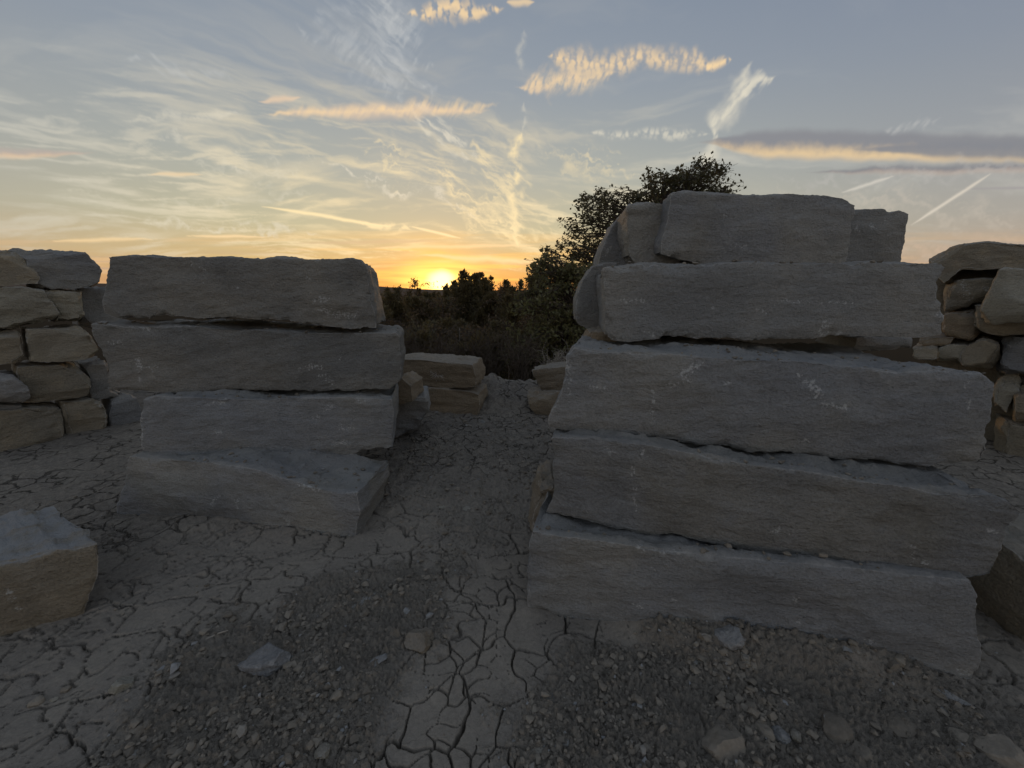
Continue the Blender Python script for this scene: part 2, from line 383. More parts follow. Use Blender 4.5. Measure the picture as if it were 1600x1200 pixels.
def mud_mat():
    m, b, P = new_mat('dried_mud')
    r = attr_node('rubble'); far = attr_node('far')
    big = noi(P, .9, 4, .55); mid = noi(P, 5.0, 5, .6); fine = noi(P, 60.0, 5, .65); grit = noi(P, 210.0, 3, .6)
    c = mix(sstep(big, .35, .65), (.246, .217, .176), (.203, .180, .149))
    c = mix(sstep(mid, .45, .75) * .7, c, (.270, .238, .189))
    c = mix(sstep(r + (mid - .5) * .6, .25, .7), c, mix(mid, (.185, .163, .131), (.235, .208, .168)))
    val = (fine - .5) * .7 + (grit - .5) * .6 + 1.0
    c = mix(1.0, c, vec(val, val, val), 'MULTIPLY')
    # farther off the cracks and crumbs are too small for the mesh: the material carries them on
    vf = m.node_tree.nodes.new('ShaderNodeTexVoronoi'); vf.feature = 'DISTANCE_TO_EDGE'; vf.inputs['Scale'].default_value = 6.5
    put(vf.inputs['Vector'], mix(.16, P, noi(P, 5, 4, .55, col=True), 'ADD'))
    away = attr_node('away')
    line = sstep(X(vf.outputs['Distance']), .05, .012) * sstep(noi(P, 3.0, 3, .5), .40, .56) * away
    crumb = noi(P, 24.0, 5, .7)
    c = mix(line * .75, c, (.035, .03, .024))  # shade inside the far cracks painted into the colour as dark lines
    v2 = (crumb - .5) * away * 1.5 + 1.0
    c = mix(1.0, c, vec(v2, v2, v2), 'MULTIPLY')
    veg = noi(P, .05, 6, .65)
    c = mix(mth('MINIMUM', far, 1.0), c, mix(sstep(far, 1.0, 2.0), mix(veg, (.045, .034, .022), (.075, .055, .036)), mix(veg, (.13, .092, .066), (.17, .125, .09))))
    put(b.inputs['Base Color'], c); b.inputs['Roughness'].default_value = .95; put(b.inputs['Specular IOR Level'], mth('MAXIMUM', 1.0 - far, 0.0) * .15)
    vo = m.node_tree.nodes.new('ShaderNodeTexVoronoi'); vo.feature = 'DISTANCE_TO_EDGE'; vo.inputs['Scale'].default_value = 13
    put(vo.inputs['Vector'], mix(.07, P, noi(P, 14, 3, .6, col=True), 'ADD'))
    hair = sstep(X(vo.outputs['Distance']), .0, .035) * sstep(mid, .62, .5) 
    h = bump(mid * .5 + fine * .4 + r * grit * .5, .8, .012)
    h = bump(hair, .5, .004, h)
    h = bump(crumb * away - line, .9, .03, h)
    put(b.inputs['Normal'], bump(grit, .5, .003, h))
    return m
M['mud'] = mud_mat()
def clod_mat(name, ca, cb):
    m, b, P = new_mat(name)
    g = m.node_tree.nodes.new('ShaderNodeNewGeometry'); rnd = X(g.outputs['Random Per Island'])
    n = noi(P, 45.0, 4, .6)
    c = mix(rnd, ca, cb)
    c = mix(sstep(rnd, .94, .99), c, (.27, .27, .26))
    v = (n - .5) * .8 + 1.0
    put(b.inputs['Base Color'], mix(1.0, c, vec(v, v, v), 'MULTIPLY')); b.inputs['Roughness'].default_value = .95
    b.inputs['Specular IOR Level'].default_value = .2
    put(b.inputs['Normal'], bump(noi(P, 120, 4, .65), .7, .004))
    return m
M['clod'] = clod_mat('mud_clod', (.150, .131, .104), (.265, .232, .183))
def plain_mat(name, c, rough=.9, var=.5, scale=20):
    m, b, P = new_mat(name); n = noi(P, scale, 4, .6); v = (n - .5) * var * 2 + 1.0
    put(b.inputs['Base Color'], mix(1.0, c, vec(v, v, v), 'MULTIPLY')); b.inputs['Roughness'].default_value = rough
    return m
M['bark'] = plain_mat('bark', (.085, .065, .048))
M['dead'] = plain_mat('dry_twig', (.085, .062, .043))
M['pale_twig'] = plain_mat('bleached_twig', (.34, .30, .24))
def leaf_mat(name, ca, cb, trans):
    m, b, P = new_mat(name)
    g = m.node_tree.nodes.new('ShaderNodeNewGeometry'); rnd = X(g.outputs['Random Per Island'])
    c = mix(rnd, ca, cb)
    put(b.inputs['Base Color'], c); b.inputs['Roughness'].default_value = .6
    t = m.node_tree.nodes.new('ShaderNodeBsdfTranslucent'); put(t.inputs[0], mix(rnd, trans, cb))
    ms = m.node_tree.nodes.new('ShaderNodeMixShader'); ms.inputs[0].default_value = .35
    out = m.node_tree.nodes['Material Output']
    m.node_tree.links.new(b.outputs[0], ms.inputs[1]); m.node_tree.links.new(t.outputs[0], ms.inputs[2]); m.node_tree.links.new(ms.outputs[0], out.inputs[0])
    return m
M['oak'] = leaf_mat('oak_leaf', (.065, .070, .028), (.115, .095, .040), (.14, .11, .04))
M['bush'] = leaf_mat('shrub_leaf', (.115, .125, .045), (.19, .165, .070), (.20, .17, .06))
M['cedar'] = leaf_mat('cedar_spray', (.085, .085, .038), (.160, .124, .058), (.28, .17, .06))  # browned sprays: colour also stands in for the sun's warm glow
M['russet'] = leaf_mat('russet_leaf', (.11, .075, .038), (.17, .11, .05), (.24, .13, .05))  # autumn russet, with the low sun's warm glow put into the colour

# ------------------------------------------------------------------ terrain
def poly_mask(x, y, poly):
    ins = np.zeros(len(x), bool); n = len(poly)
    for i in range(n):
        x0, y0 = poly[i]; x1, y1 = poly[(i + 1) % n]
        if y0 == y1: continue
        c = ((y0 > y) != (y1 > y)) & (x < (x1 - x0) * (y - y0) / (y1 - y0) + x0)
        ins ^= c
    return ins
RUB = [[tuple(ground(*q)[:2]) for q in pl] for pl in (
    [(60, 1300), (190, 1110), (290, 1005), (400, 950), (520, 915), (600, 880), (680, 870), (720, 905), (690, 980), (640, 1040), (590, 1075), (575, 1140), (560, 1300)],
    [(770, 1300), (800, 1140), (850, 1075), (905, 1020), (1010, 985), (1110, 985), (1250, 1015), (1370, 1040), (1540, 1085), (1650, 1110), (1700, 1300)],
    [(625, 665), (660, 640), (760, 610), (850, 610), (880, 650), (862, 780), (800, 850), (700, 860), (640, 800), (600, 790), (605, 720)])]
def rubble(x, y):
    wx = .13 * f2(x * 4, y * 4, 4, .6, 3.1); wy = .13 * f2(x * 4, y * 4, 4, .6, 9.7)
    m = np.zeros(len(x))
    for k, pl in enumerate(RUB):
        a = np.zeros(len(x))
        for dx, dy in ((0, 0), (.12, 0), (-.12, 0), (0, .14), (0, -.14), (.06, .06), (-.06, -.06)):
            a += poly_mask(x + wx + dx, y + wy + dy, pl)
        m = np.maximum(m, a / 7 * (1, 1, .65)[k])
    return m
def worley_edge(x, y, s, seed, jit=.8):
    gx, gy = x / s, y / s; ix, iy = np.floor(gx).astype(int), np.floor(gy).astype(int)
    def pt(a, b):
        h = _perm[(_perm[(a + seed) & 255] + (b & 255)) & 511]
        return a + .5 + jit * (_g[h, 0] * .5), b + .5 + jit * (_g[h, 1] * .5)
    best = np.full(len(x), 1e9); bx = np.zeros(len(x)); by = np.zeros(len(x))
    for a in (-1, 0, 1):
        for b in (-1, 0, 1):
            qx, qy = pt(ix + a, iy + b); d = (qx - gx) ** 2 + (qy - gy) ** 2
            c = d < best; best = np.where(c, d, best); bx = np.where(c, qx, bx); by = np.where(c, qy, by)
    e = np.full(len(x), 1e9)
    for a in (-2, -1, 0, 1, 2):
        for b in (-2, -1, 0, 1, 2):
            qx, qy = pt(ix + a, iy + b); ex, ey = qx - bx, qy - by; L = np.hypot(ex, ey)
            ok = L > 1e-6; L = np.where(ok, L, 1)
            d = ((bx + qx) / 2 - gx) * ex / L + ((by + qy) / 2 - gy) * ey / L
            e = np.where(ok, np.minimum(e, d), e)
    return e * s
BASES = []                                    # footprints (ax, ay, bx, by) of the bottom blocks: soil heaps there
def height(x, y, full=True):
    r = np.hypot(x, y)
    z = .012 * f2(x * 1.3, y * 1.3, 3, .5, .5) + .004 * f2(x * 7, y * 7, 2, .5, 2.5)
    rb = rubble(x, y) if full else np.zeros(len(x))
    near = sm(r, 9, 6)
    if full:
        n = len(x); k = np.where(r < 8)[0]
        xs, ys = x[k], y[k]
        wx = xs + .060 * f2(xs * 4, ys * 4, 3, .45, 1.1); wy = ys + .060 * f2(xs * 4, ys * 4, 3, .45, 5.1)
        e1 = worley_edge(wx, wy, .20, 11); e2 = worley_edge(wx + 3.3, wy + 1.7, .095, 37)
        g = f2(xs * 2.2, ys * 2.2, 3, .5, 8.8)
        w1 = .0048 * np.clip(.75 + 1.0 * f2(xs * 3, ys * 3, 2, .5, 4.4), .12, 1.5)
        w2 = .0038 * sm(np.hypot(xs, ys), 3.4, 2.4) * np.clip(.42 + 1.6 * f2(xs * 4, ys * 4, 2, .5, 14.4), 0, 1.3)
        cr = np.zeros(n)
        mud = (1 - sm(rb[k], .3, .8) * .75)
        cr[k] = np.maximum(.050 * sm(e1, w1, w1 * .3), .030 * sm(e2, np.maximum(w2, 1e-5), w2 * .3)) * mud
        cr[k] *= sm(np.hypot(xs, ys), 4.6, 3.2); curl = np.zeros(n); curl[k] = .006 * sm(e1, .045, .008) * mud
        z = z - cr + curl * (f2(x * 5, y * 5, 2, .5, 6.6) + .35)
        z = z + rb * near * (.026 * np.abs(f2(x * 30, y * 30, 3, .6, 7.7)) + .010 * np.maximum(f2(x * 75, y * 75, 2, .5, 3.3), 0) + .020 * f2(x * 6, y * 6, 3, .5, 2.2) + .008)
    z = z + sm(r, 1.8, 3.0) * sm(r, 9, 6) * (.007 * np.abs(f2(x * 26, y * 26, 3, .6, 31.0)) + .010 * f2(x * 9, y * 9, 2, .5, 33.0) + .006 * np.maximum(f2(x * 48, y * 48, 2, .5, 35.0), 0))
    # soil pushed up against the big blocks
    for ax, ay, bx, by, hgt in BASES:
        L2 = (bx - ax) ** 2 + (by - ay) ** 2
        t = np.clip(((x - ax) * (bx - ax) + (y - ay) * (by - ay)) / L2, 0, 1)
        d = np.hypot(x - ax - t * (bx - ax), y - ay - t * (by - ay))
        z = z + hgt * sm(d, .20, 0) * sm(t, .12, .4) * sm(t, .98, .75)
    # bank at the quarry edge, then the drop into the wooded draw
    z = z + .17 * sm(y, 4.6, 5.5) * sm(y, 6.6, 5.6) * (1 + .9 * f2(x * 2.3, y * 2.3, 3, .5, 3.3))
    out = sm(y, 5.8, 15)
    z = z - 3.4 * out + out * sm(r, 200, 20) * .5 * f2(x * .25, y * .25, 3, .5, 1.9)
    uu = x / np.maximum(y, 1)
    ridge = 1.5 + 700 * np.tan(np.radians(.10 + .62 * sm(uu, -.12, -.42) + .06 * f2(uu * 6, uu * 0, 3, .5, .2)))
    z = z + (ridge + 3.4) * sm(r, 120, 700) * sm(y, 0, 60) + sm(r, 150, 600) * 1.0 * f2(x * .02, y * .02, 4, .5, 6.1)
    return z, rb
def hz(x, y):
    return float(height(np.array([float(x)]), np.array([float(y)]), False)[0][0])

# ------------------------------------------------------------------ stone builder
LEDGES = []                                   # points on the upper beds, where crumbs lie
def polyline(pts, n):
    pts = np.asarray(pts, float); d = np.r_[0, np.cumsum(np.hypot(*np.diff(pts, axis=0).T))]; t = np.linspace(0, d[-1], n)
    return np.stack([np.interp(t, d, pts[:, 0]), np.interp(t, d, pts[:, 1])], 1)
def stone(name, label, poly, corners, A, B, depth, cell=.016, seed=1, mat='grey', chip=.03, rough=1.0, bulge=.0,
          cuts=0, taper=.08, skew=0.0, strata=0.0, sink=0.0, scuffs=(), cat='stone block', group=None, topslope=0.0, topchip=1.0, shrink=1.0, gap=.028, dip=.0, scoops=(), sharp=32):
    rs = np.random.RandomState(seed * 131 + 5)
    A = np.array(A, float)[:2]; B = np.array(B, float)[:2]
    ex = (B - A) / np.linalg.norm(B - A); ey = np.array([-ex[1], ex[0]])
    if ey[1] < 0 and abs(ex[1]) < .99: ey = -ey
    def sz(p):                                  # pixel -> (metres along the face, height)
        d = ray(*p); t = np.dot(A, ey) / np.dot(d[:2], ey); w = d * t + [0, 0, CAMH]
        return np.dot(w[:2] - A, ex), w[2]
    if shrink != 1: c0 = np.mean(poly, 0); poly = [tuple(c0 + (np.array(p) - c0) * shrink) for p in poly]
    P = [sz(p) for p in poly]; n = len(P); TR, BR, BL = corners
    top = P[0:TR + 1]; right = P[TR:BR + 1]; bot = P[BR:BL + 1][::-1]; left = [P[0]] + P[BL:][::-1]
    P = np.array(P)
    Lx = np.ptp(P[:, 0]); Hz = np.ptp(P[:, 1])
    nu, nv = max(6, int(Lx / cell)), max(6, int(Hz / cell))
    ws = [0]; st = cell * 1.2
    while ws[-1] < depth: ws.append(ws[-1] + st); st = min(st * 1.12, cell * 4)
    ws = np.array(ws) / ws[-1]; nw = len(ws) - 1
    T, Bo, Le, Ri = polyline(top, nu + 1), polyline(bot, nu + 1), polyline(left, nv + 1), polyline(right, nv + 1)
    u = np.linspace(0, 1, nu + 1)[:, None, None]; v = np.linspace(0, 1, nv + 1)[None, :, None]
    C = (1 - v) * T[:, None] + v * Bo[:, None] + (1 - u) * Le[None] + u * Ri[None] - ((1 - u) * (1 - v) * T[0] + u * (1 - v) * T[-1] + (1 - u) * v * Bo[0] + u * v * Bo[-1])
    I, J, K = np.meshgrid(np.arange(nu + 1), np.arange(nv + 1), np.arange(nw + 1), indexing='ij')
    bd = (I == 0) | (I == nu) | (J == 0) | (J == nv) | (K == 0) | (K == nw)
    idx = np.full(bd.shape, -1); idx[bd] = np.arange(bd.sum())
    i, j, k = I[bd], J[bd], K[bd]
    uu, vv, ww = i / nu, j / nv, ws[k]
    q = C[i, j].copy(); cen = C.reshape(-1, 2).mean(0)
    q = cen + (q - cen) * (1 - taper * ww ** 1.5)[:, None] ; q[:, 0] += skew * ww * depth
    if sink: q[:, 1] -= sink * sm(vv, .7, 1)
    q[:, 1] -= topslope * depth * ww * (1 - vv)
    V = np.stack([q[:, 0], ww * depth, q[:, 1]], 1)
    V[:, 1] -= bulge * (1 - (2 * uu - 1) ** 2) * (1 - (2 * vv - 1) ** 2) * (1 - ww)
    def sheet(a, flip):
        f = np.stack([a[:-1, :-1], a[1:, :-1], a[1:, 1:], a[:-1, 1:]], -1).reshape(-1, 4)
        return f[:, ::-1] if flip else f
    Fq = np.concatenate([sheet(idx[:, :, 0], True), sheet(idx[:, :, nw], False), sheet(idx[0], True), sheet(idx[nu], False), sheet(idx[:, 0], False), sheet(idx[:, nv], True)])
    off = rs.uniform(-60, 60, 3)
    c3 = np.array([cen[0], depth / 2, cen[1]])
    # split faces: the block loses flakes along planes
    size = np.array([Lx, depth, Hz])
    for _ in range(cuts):
        nn = rs.normal(size=3) * [1, .9, .8]; nn[1] = -abs(nn[1]); nn /= np.linalg.norm(nn)
        d = (V - c3) @ nn; lim = d.max() * rs.uniform(.76, .94)
        lim = lim + .02 * fbm(V * 5 + off, 2)
        V = V - nn * (np.maximum(d - lim, 0) * .93)[:, None]
    def normals(V):
        a = V[Fq[:, 2]] - V[Fq[:, 0]]; b = V[Fq[:, 3]] - V[Fq[:, 1]]; fn = np.cross(a, b)
        N = np.stack([np.bincount(Fq.ravel(), np.repeat(fn[:, t], 4), len(V)) for t in range(3)], 1)
        return N / np.maximum(np.linalg.norm(N, axis=1), 1e-12)[:, None]
    N = normals(V)
    du = np.minimum(uu, 1 - uu) * Lx; dv = np.minimum(vv, 1 - vv) * Hz; dw = np.minimum(ww, 1 - ww) * depth
    D = np.sort(np.stack([du, dv, dw], 1), 1); e = D[:, 1]
    pl = V + off
    n1 = fbm(pl * 4.5, 3); n2 = fbm(pl * 17, 3)
    n3 = fbm(pl * 30, 3, .6)
    r = chip * np.clip(.14 + 1.3 * n1 + .6 * n2 + .25 * n3, .05, 2.2) * np.where(vv < .5, topchip, 1.5)
    kk = np.clip(1 - e / r, 0, 1)
    disp = -r * .62 * kk ** 1.4 + r * .25 * kk * n3
    s = V.copy(); ang = rs.uniform(-.25, .1); ca, sa = math.cos(ang), math.sin(ang)
    s[:, 0], s[:, 2] = V[:, 0] * ca - V[:, 2] * sa, V[:, 0] * sa + V[:, 2] * ca
    stri = fbm(s * [3.5, 8, 26] + off, 4, .55)
    step = fbm(s * [1.2, 1.2, 7] + off + 9, 3)
    disp = disp + rough * (.012 * fbm(pl * 1.6, 2) + .012 - .030 * np.abs(perlin(pl * [1.3, 1.3, 2.0] + 5)) - .017 * np.abs(perlin(pl * [3.2, 3.2, 5.5] + 8)) + .0032 * stri + .0026 * n2 + .0020 * np.tanh(step * 5) * (1 + 8 * strata) + .0018 * fbm(pl * 42, 2) * (1 + 1.2 * kk))
    bed = np.where(j == 0, sm(ww * depth, 0, .03), 0) + np.where(j == nv, 1.0, 0) * sm(ww * depth, 0, .03)     # split beds are stepped and flaky
    under = np.where(j == nv, sm(ww * depth, .004, .05) * sm(ww * depth, .45, .30), 0) * (sink == 0)
    disp = disp - under * gap * np.clip(.75 + 1.2 * n1, .15, 1.5)
    disp = disp - np.where(j == 0, sm(ww * depth, .03, .14) * sm(ww * depth, .60, .45), 0) * dip * np.clip(.9 + .9 * n1, .3, 1.4)
    disp = disp + rough * bed * (.009 * np.tanh(3.5 * fbm(pl * [5, 9, 3], 4, .6)) * sm(ww * depth, .01, .12) + .0060 * n3)
    if strata: disp = disp + strata * .022 * np.tanh(3 * perlin(s * [.6, .6, 15] + off))
    V = V + N * disp[:, None]
    # hollow flakes broken out of the front arrises
    for _ in range(int(4 * rough * Lx) + 1):
        ti = rs.randint(len(V)); 
        if e[ti] > .05 or ww[ti] > .2: continue
        rad = rs.uniform(.03, .10); dd = np.linalg.norm((V - V[ti]) * [1, 1, 1.6], axis=1)
        V = V - N * (sm(dd + .012 * n2, rad, rad * .2) * rad * .16)[:, None]
    me_edge = np.clip(kk * 1.1, 0, 1) * (ww < .35)
    # scuffs given in pixels of the front face
    sca = np.zeros(len(V))
    if len(scuffs) or len(scoops):
        w3 = np.stack([A[0] + V[:, 0] * ex[0] + V[:, 1] * ey[0], A[1] + V[:, 0] * ex[1] + V[:, 1] * ey[1], V[:, 2] - CAMH], 1)
        cy = w3[:, 1] * math.cos(PITCH) - w3[:, 2] * math.sin(PITCH); cz = w3[:, 1] * math.sin(PITCH) + w3[:, 2] * math.cos(PITCH)
        px = 800 + FPX * w3[:, 0] / np.maximum(cy, .1); py = 600 - FPX * cz / np.maximum(cy, .1)
        for x0, y0, rx, ry, th, dp in scoops:                       # hollows where a flake has split away
            c, sn = math.cos(th), math.sin(th); dx, dy = px - x0, py - y0
            q = np.hypot((dx * c + dy * sn) / rx, (-dx * sn + dy * c) / ry) + .10 * n1 + .04 * n2
            V[:, 1] += dp * .55 * (sm(q, 1.15, -.1) * .85 + sm(q, 1, .9) * .15) * sm(ww * depth, .25, .02)
        for x0, y0, x1, y1, wd in scuffs:
            L2 = (x1 - x0) ** 2 + (y1 - y0) ** 2 + 1e-6
            t = np.clip(((px - x0) * (x1 - x0) + (py - y0) * (y1 - y0)) / L2, 0, 1)
            d = np.hypot(px - x0 - t * (x1 - x0), py - y0 - t * (y1 - y0))
            sca = np.maximum(sca, .60 * sm(d + .8 * wd * n3 + .5 * wd * n2, wd * 1.5, wd * .1) * (ww < .05))
    zb = V[:, 2].min(); ox = cen[0]
    tops = V[(j == 0) & (ww * depth < .45) & (ww * depth > .01)]
    if len(tops): LEDGES.append((np.stack([A[0] + tops[:, 0] * ex[0] + tops[:, 1] * ey[0], A[1] + tops[:, 0] * ex[1] + tops[:, 1] * ey[1], tops[:, 2]], 1), tops[:, 1]))
    V = V - [ox, depth / 2, zb]
    me = mesh_np(name, V, Q=Fq); attr(me, 'edge', me_edge); attr(me, 'scuff', sca); me.set_sharp_from_angle(angle=math.radians(sharp))
    o = obj(name, me, M[mat])
    org = A + ex * ox + ey * depth / 2
    o.location = (org[0], org[1], zb); o.rotation_euler = (0, 0, math.atan2(ex[1], ex[0]))
    tag(o, label, cat, group)
    return o

# ------------------------------------------------------------------ the two stacks of sawn-length blocks
def g2(px, py, z=0): return ground(px, py, z)[:2]
GR = 'long blocks of the right stack'; GL = 'long blocks of the left stack'
a5, b5 = g2(825, 950), g2(1530, 1064)
BASES.append((a5[0], a5[1], b5[0], b5[1], .085))
stone('stone_block', 'lowest long grey block of the tall right stack, resting on the rubble',
      [(832, 829), (875, 838), (950, 848), (1050, 862), (1150, 872), (1300, 884), (1420, 898), (1515, 906), (1526, 922), (1530, 980), (1535, 1037), (1527, 1070),
       (1450, 1060), (1330, 1042), (1180, 1018), (1000, 985), (925, 967), (855, 950), (826, 942), (823, 900), (825, 860)], (7, 11, 18),
      a5, b5, .95, .011, 1, 'grey', .04, 1.0, .02, sink=.04, dip=.045, scoops=[(1230, 960, 150, 50, .25, .07), (1420, 1030, 80, 40, .2, .04), (960, 880, 110, 30, .2, .02)],
      scuffs=[(985, 848, 1010, 860, 7), (1010, 860, 1070, 862, 5), (1245, 940, 1252, 945, 5), (1360, 1005, 1372, 1015, 8), (1250, 980, 1258, 988, 5), (1495, 1045, 1520, 1055, 5), (990, 945, 1010, 952, 5), (1110, 980, 1130, 986, 5), (1048, 935, 1056, 940, 5), (1020, 890, 1030, 893, 4)], group=GR)
stone('stone_block', 'second block from the ground in the right stack, its right end jutting to a point',
      [(861, 684), (925, 684), (1000, 693), (1100, 712), (1170, 727), (1250, 737), (1330, 750), (1400, 760), (1465, 770), (1520, 772), (1550, 772), (1580, 783), (1597, 800), (1580, 825), (1565, 860), (1552, 900),
       (1520, 906), (1450, 912), (1400, 905), (1350, 893), (1300, 883), (1265, 881), (1190, 868), (1110, 850), (1050, 836), (1000, 831), (950, 820), (900, 809), (853, 800), (860, 785), (865, 750), (862, 710)], (12, 15, 28),
      (.18, 1.76), (1.77, 1.28), .92, .011, 2, 'grey', .032, 1.0, .015, dip=.045, scoops=[(1400, 850, 50, 70, .5, .05), (1200, 770, 130, 36, .2, .025), (960, 770, 80, 50, .3, .02)],
      scuffs=[(945, 702, 955, 705, 7), (1000, 706, 1006, 710, 6), (988, 728, 992, 770, 4), (990, 775, 994, 800, 4), (1212, 830, 1224, 820, 8), (1232, 832, 1246, 838, 5), (1540, 830, 1556, 831, 4), (1425, 890, 1430, 860, 6), (1440, 895, 1448, 880, 6)], group=GR)
stone('stone_block', 'thick slanting grey block with pale weathered top in the middle of the right stack',
      [(897, 543), (950, 550), (1025, 553), (1100, 556), (1170, 560), (1225, 562), (1280, 566), (1350, 576), (1410, 582), (1450, 577), (1490, 579), (1535, 584), (1556, 596), (1551, 645), (1547, 705), (1535, 721),
       (1490, 730), (1445, 731), (1400, 727), (1340, 720), (1280, 716), (1230, 708), (1160, 705), (1110, 698), (1050, 690), (990, 686), (970, 677), (930, 679), (880, 672), (861, 664), (860, 650), (875, 620), (884, 590), (886, 556)], (12, 15, 29),
      (.2, 1.91), (2.04, 1.57), 1.0, .011, 3, 'grey', .03, 1.0, .02, dip=.01, scoops=[(1330, 600, 80, 40, .7, .03), (1100, 640, 110, 40, -.3, .025), (950, 620, 70, 45, .9, .02)],
      scuffs=[(1050, 605, 1070, 590, 9), (1068, 588, 1095, 567, 9), (1134, 596, 1140, 598, 8), (1250, 582, 1268, 602, 8), (1268, 605, 1290, 625, 9), (1290, 628, 1320, 640, 9), (1020, 610, 1022, 630, 4), (1018, 640, 1024, 660, 4), (886, 565, 890, 610, 6), (925, 605, 945, 608, 6), (1510, 595, 1510, 640, 7), (1250, 686, 1262, 690, 5)], group=GR)
stone('stone_block', 'long dark grey block just above the wide dark gap of the right stack',
      [(944, 420), (1000, 413), (1100, 414), (1200, 411), (1300, 410), (1400, 409), (1470, 411), (1476, 418), (1475, 470), (1473, 522),
       (1440, 527), (1380, 526), (1340, 525), (1250, 530), (1175, 531), (1110, 531), (1056, 527), (1005, 531), (955, 533), (948, 527), (946, 480)], (7, 9, 19),
      (.53, 2.2), (2.53, 2.08), .85, .012, 4, 'slate', .045, .9, .01, topchip=1.5,
      scuffs=[(973, 467, 984, 469, 6), (992, 468, 1006, 471, 6), (1012, 520, 1022, 523, 6), (1030, 520, 1040, 521, 5), (1112, 482, 1115, 485, 5), (1185, 484, 1196, 486, 5), (1285, 512, 1300, 508, 8), (1280, 520, 1310, 522, 7), (1465, 490, 1472, 500, 8), (1220, 470, 1340, 474, 3)], group=GR)
stone('stone_block', 'biggest dark block lying on the very top of the right stack',
      [(1051, 305), (1072, 300), (1120, 303), (1171, 304), (1182, 302), (1212, 303), (1287, 304), (1317, 308), (1336, 321), (1331, 350), (1321, 420),
       (1200, 420), (1100, 415), (1085, 408), (1060, 402), (1034, 396), (1034, 378), (1043, 345)], (8, 10, 15),
      (.95, 2.42), (2.35, 2.30), .6, .012, 5, 'grey', .03, .9, .02, scuffs=[(1145, 383, 1165, 384, 5), (1130, 336, 1134, 340, 4), (1152, 356, 1156, 358, 4)], group=GR)
stone('stone_block', 'smaller dark block leaning out at the right end of the top of the right stack',
      [(1325, 326), (1381, 327), (1389, 330), (1407, 328), (1426, 331), (1424, 344), (1419, 366), (1407, 424), (1316, 424), (1322, 370)], (4, 7, 8),
      (2.2, 2.72), (2.85, 2.66), .5, .014, 6, 'slate', .03, 1.1, .02, scuffs=[(1340, 345, 1342, 360, 5), (1360, 350, 1364, 358, 5), (1380, 345, 1384, 347, 4)])
stone('stone_block', 'square dark block with a flaking top at the upper left of the right stack',
      [(980, 322), (985, 318), (1005, 317), (1030, 320), (1052, 323), (1055, 370), (1066, 424), (1000, 424), (984, 400), (980, 367)], (4, 6, 8),
      (.78, 2.62), (1.3, 2.58), .5, .013, 7, 'grey', .025, 1.2, .0)
stone('stone_block', 'paler rounded block at the far upper left corner of the right stack',
      [(958, 352), (968, 343), (984, 336), (1000, 338), (1000, 424), (932, 424), (938, 398), (947, 374)], (3, 4, 5),
      (.70, 3.0), (1.1, 2.96), .45, .015, 8, 'grey', .02, 1.0, .0, scuffs=[(945, 398, 955, 385, 4)])
stone('stone_block', 'rounded block end behind the left end of the dark gap block in the right stack',
      [(926, 417), (945, 411), (965, 411), (968, 516), (917, 514), (902, 506), (899, 473), (903, 458), (911, 438)], (2, 3, 5),
      (.48, 2.75), (.8, 2.72), .6, .014, 9, 'slate', .02, .9, .0)
stone('spacer_stone', 'small pinkish brown stone wedged under the left end of the gap block',
      [(922, 519), (935, 516), (970, 517), (975, 536), (913, 538), (917, 528)], (2, 3, 4), (.46, 2.40), (.8, 2.38), .3, .010, 10, 'tan', .02, 1.6, .02, cuts=2, cat='stone')
stone('spacer_stone', 'dark flat stone filling the right part of the wide gap in the right stack',
      [(1340, 528), (1400, 526), (1430, 527), (1432, 546), (1380, 552), (1335, 548)], (2, 3, 5), (1.75, 2.55), (2.1, 2.52), .4, .014, 11, 'slate', .02, 1.2, .02, cuts=2, cat='stone')
stone('wedge_stone', 'yellowish rough stone peeping out at the left side of the right stack near the ground',
      [(842, 768), (864, 762), (880, 765), (880, 840), (832, 832), (836, 815), (839, 790)], (2, 3, 4), (.14, 1.98), (.35, 1.97), .4, .010, 12, 'tan', .02, 1.8, .02, cuts=2, cat='stone')

a4, b4 = g2(183, 799), g2(550, 836)
BASES.append((a4[0], a4[1], b4[0], b4[1], .03))
stone('stone_block', 'lowest block of the left stack with its broken right end turned to the gap',
      [(203, 713), (260, 716), (330, 722), (400, 734), (442, 748), (475, 757), (504, 764), (540, 771), (557, 770), (562, 800), (553, 833),
       (504, 838), (442, 834), (383, 829), (333, 822), (300, 814), (262, 815), (212, 806), (183, 800), (188, 770), (197, 735)], (8, 10, 18),
      a4, b4, .52, .013, 21, 'grey', .04, 1.1, .02, sink=.04, taper=.04, dip=.025, scoops=[(420, 770, 60, 30, .1, .03), (330, 815, 50, 20, -.2, .04)],
      scuffs=[(330, 790, 340, 775, 5), (370, 780, 372, 795, 5), (450, 808, 452, 822, 6), (395, 768, 396, 772, 5), (415, 735, 425, 732, 6), (490, 740, 505, 742, 7), (470, 758, 500, 764, 6), (520, 766, 556, 770, 5)], group=GL)
stone('stone_block', 'third block down in the left stack, set back at its left end',
      [(222, 624), (246, 619), (300, 620), (358, 621), (417, 623), (467, 621), (525, 621), (583, 623), (611, 625), (615, 640), (615, 700),
       (562, 704), (550, 711), (517, 713), (442, 718), (358, 716), (308, 719), (262, 717), (233, 716), (219, 711), (218, 660)], (8, 10, 19),
      (-2.5, 2.50), (-.95, 2.76), .9, .013, 22, 'grey', .03, 1.0, .01, dip=.03,
      scuffs=[(320, 632, 350, 625, 6), (335, 678, 345, 676, 5), (495, 655, 515, 635, 6), (533, 665, 535, 668, 6), (545, 670, 555, 668, 4), (520, 695, 540, 690, 5), (560, 628, 570, 628, 6), (220, 640, 222, 700, 5), (378, 700, 384, 700, 5)], group=GL)
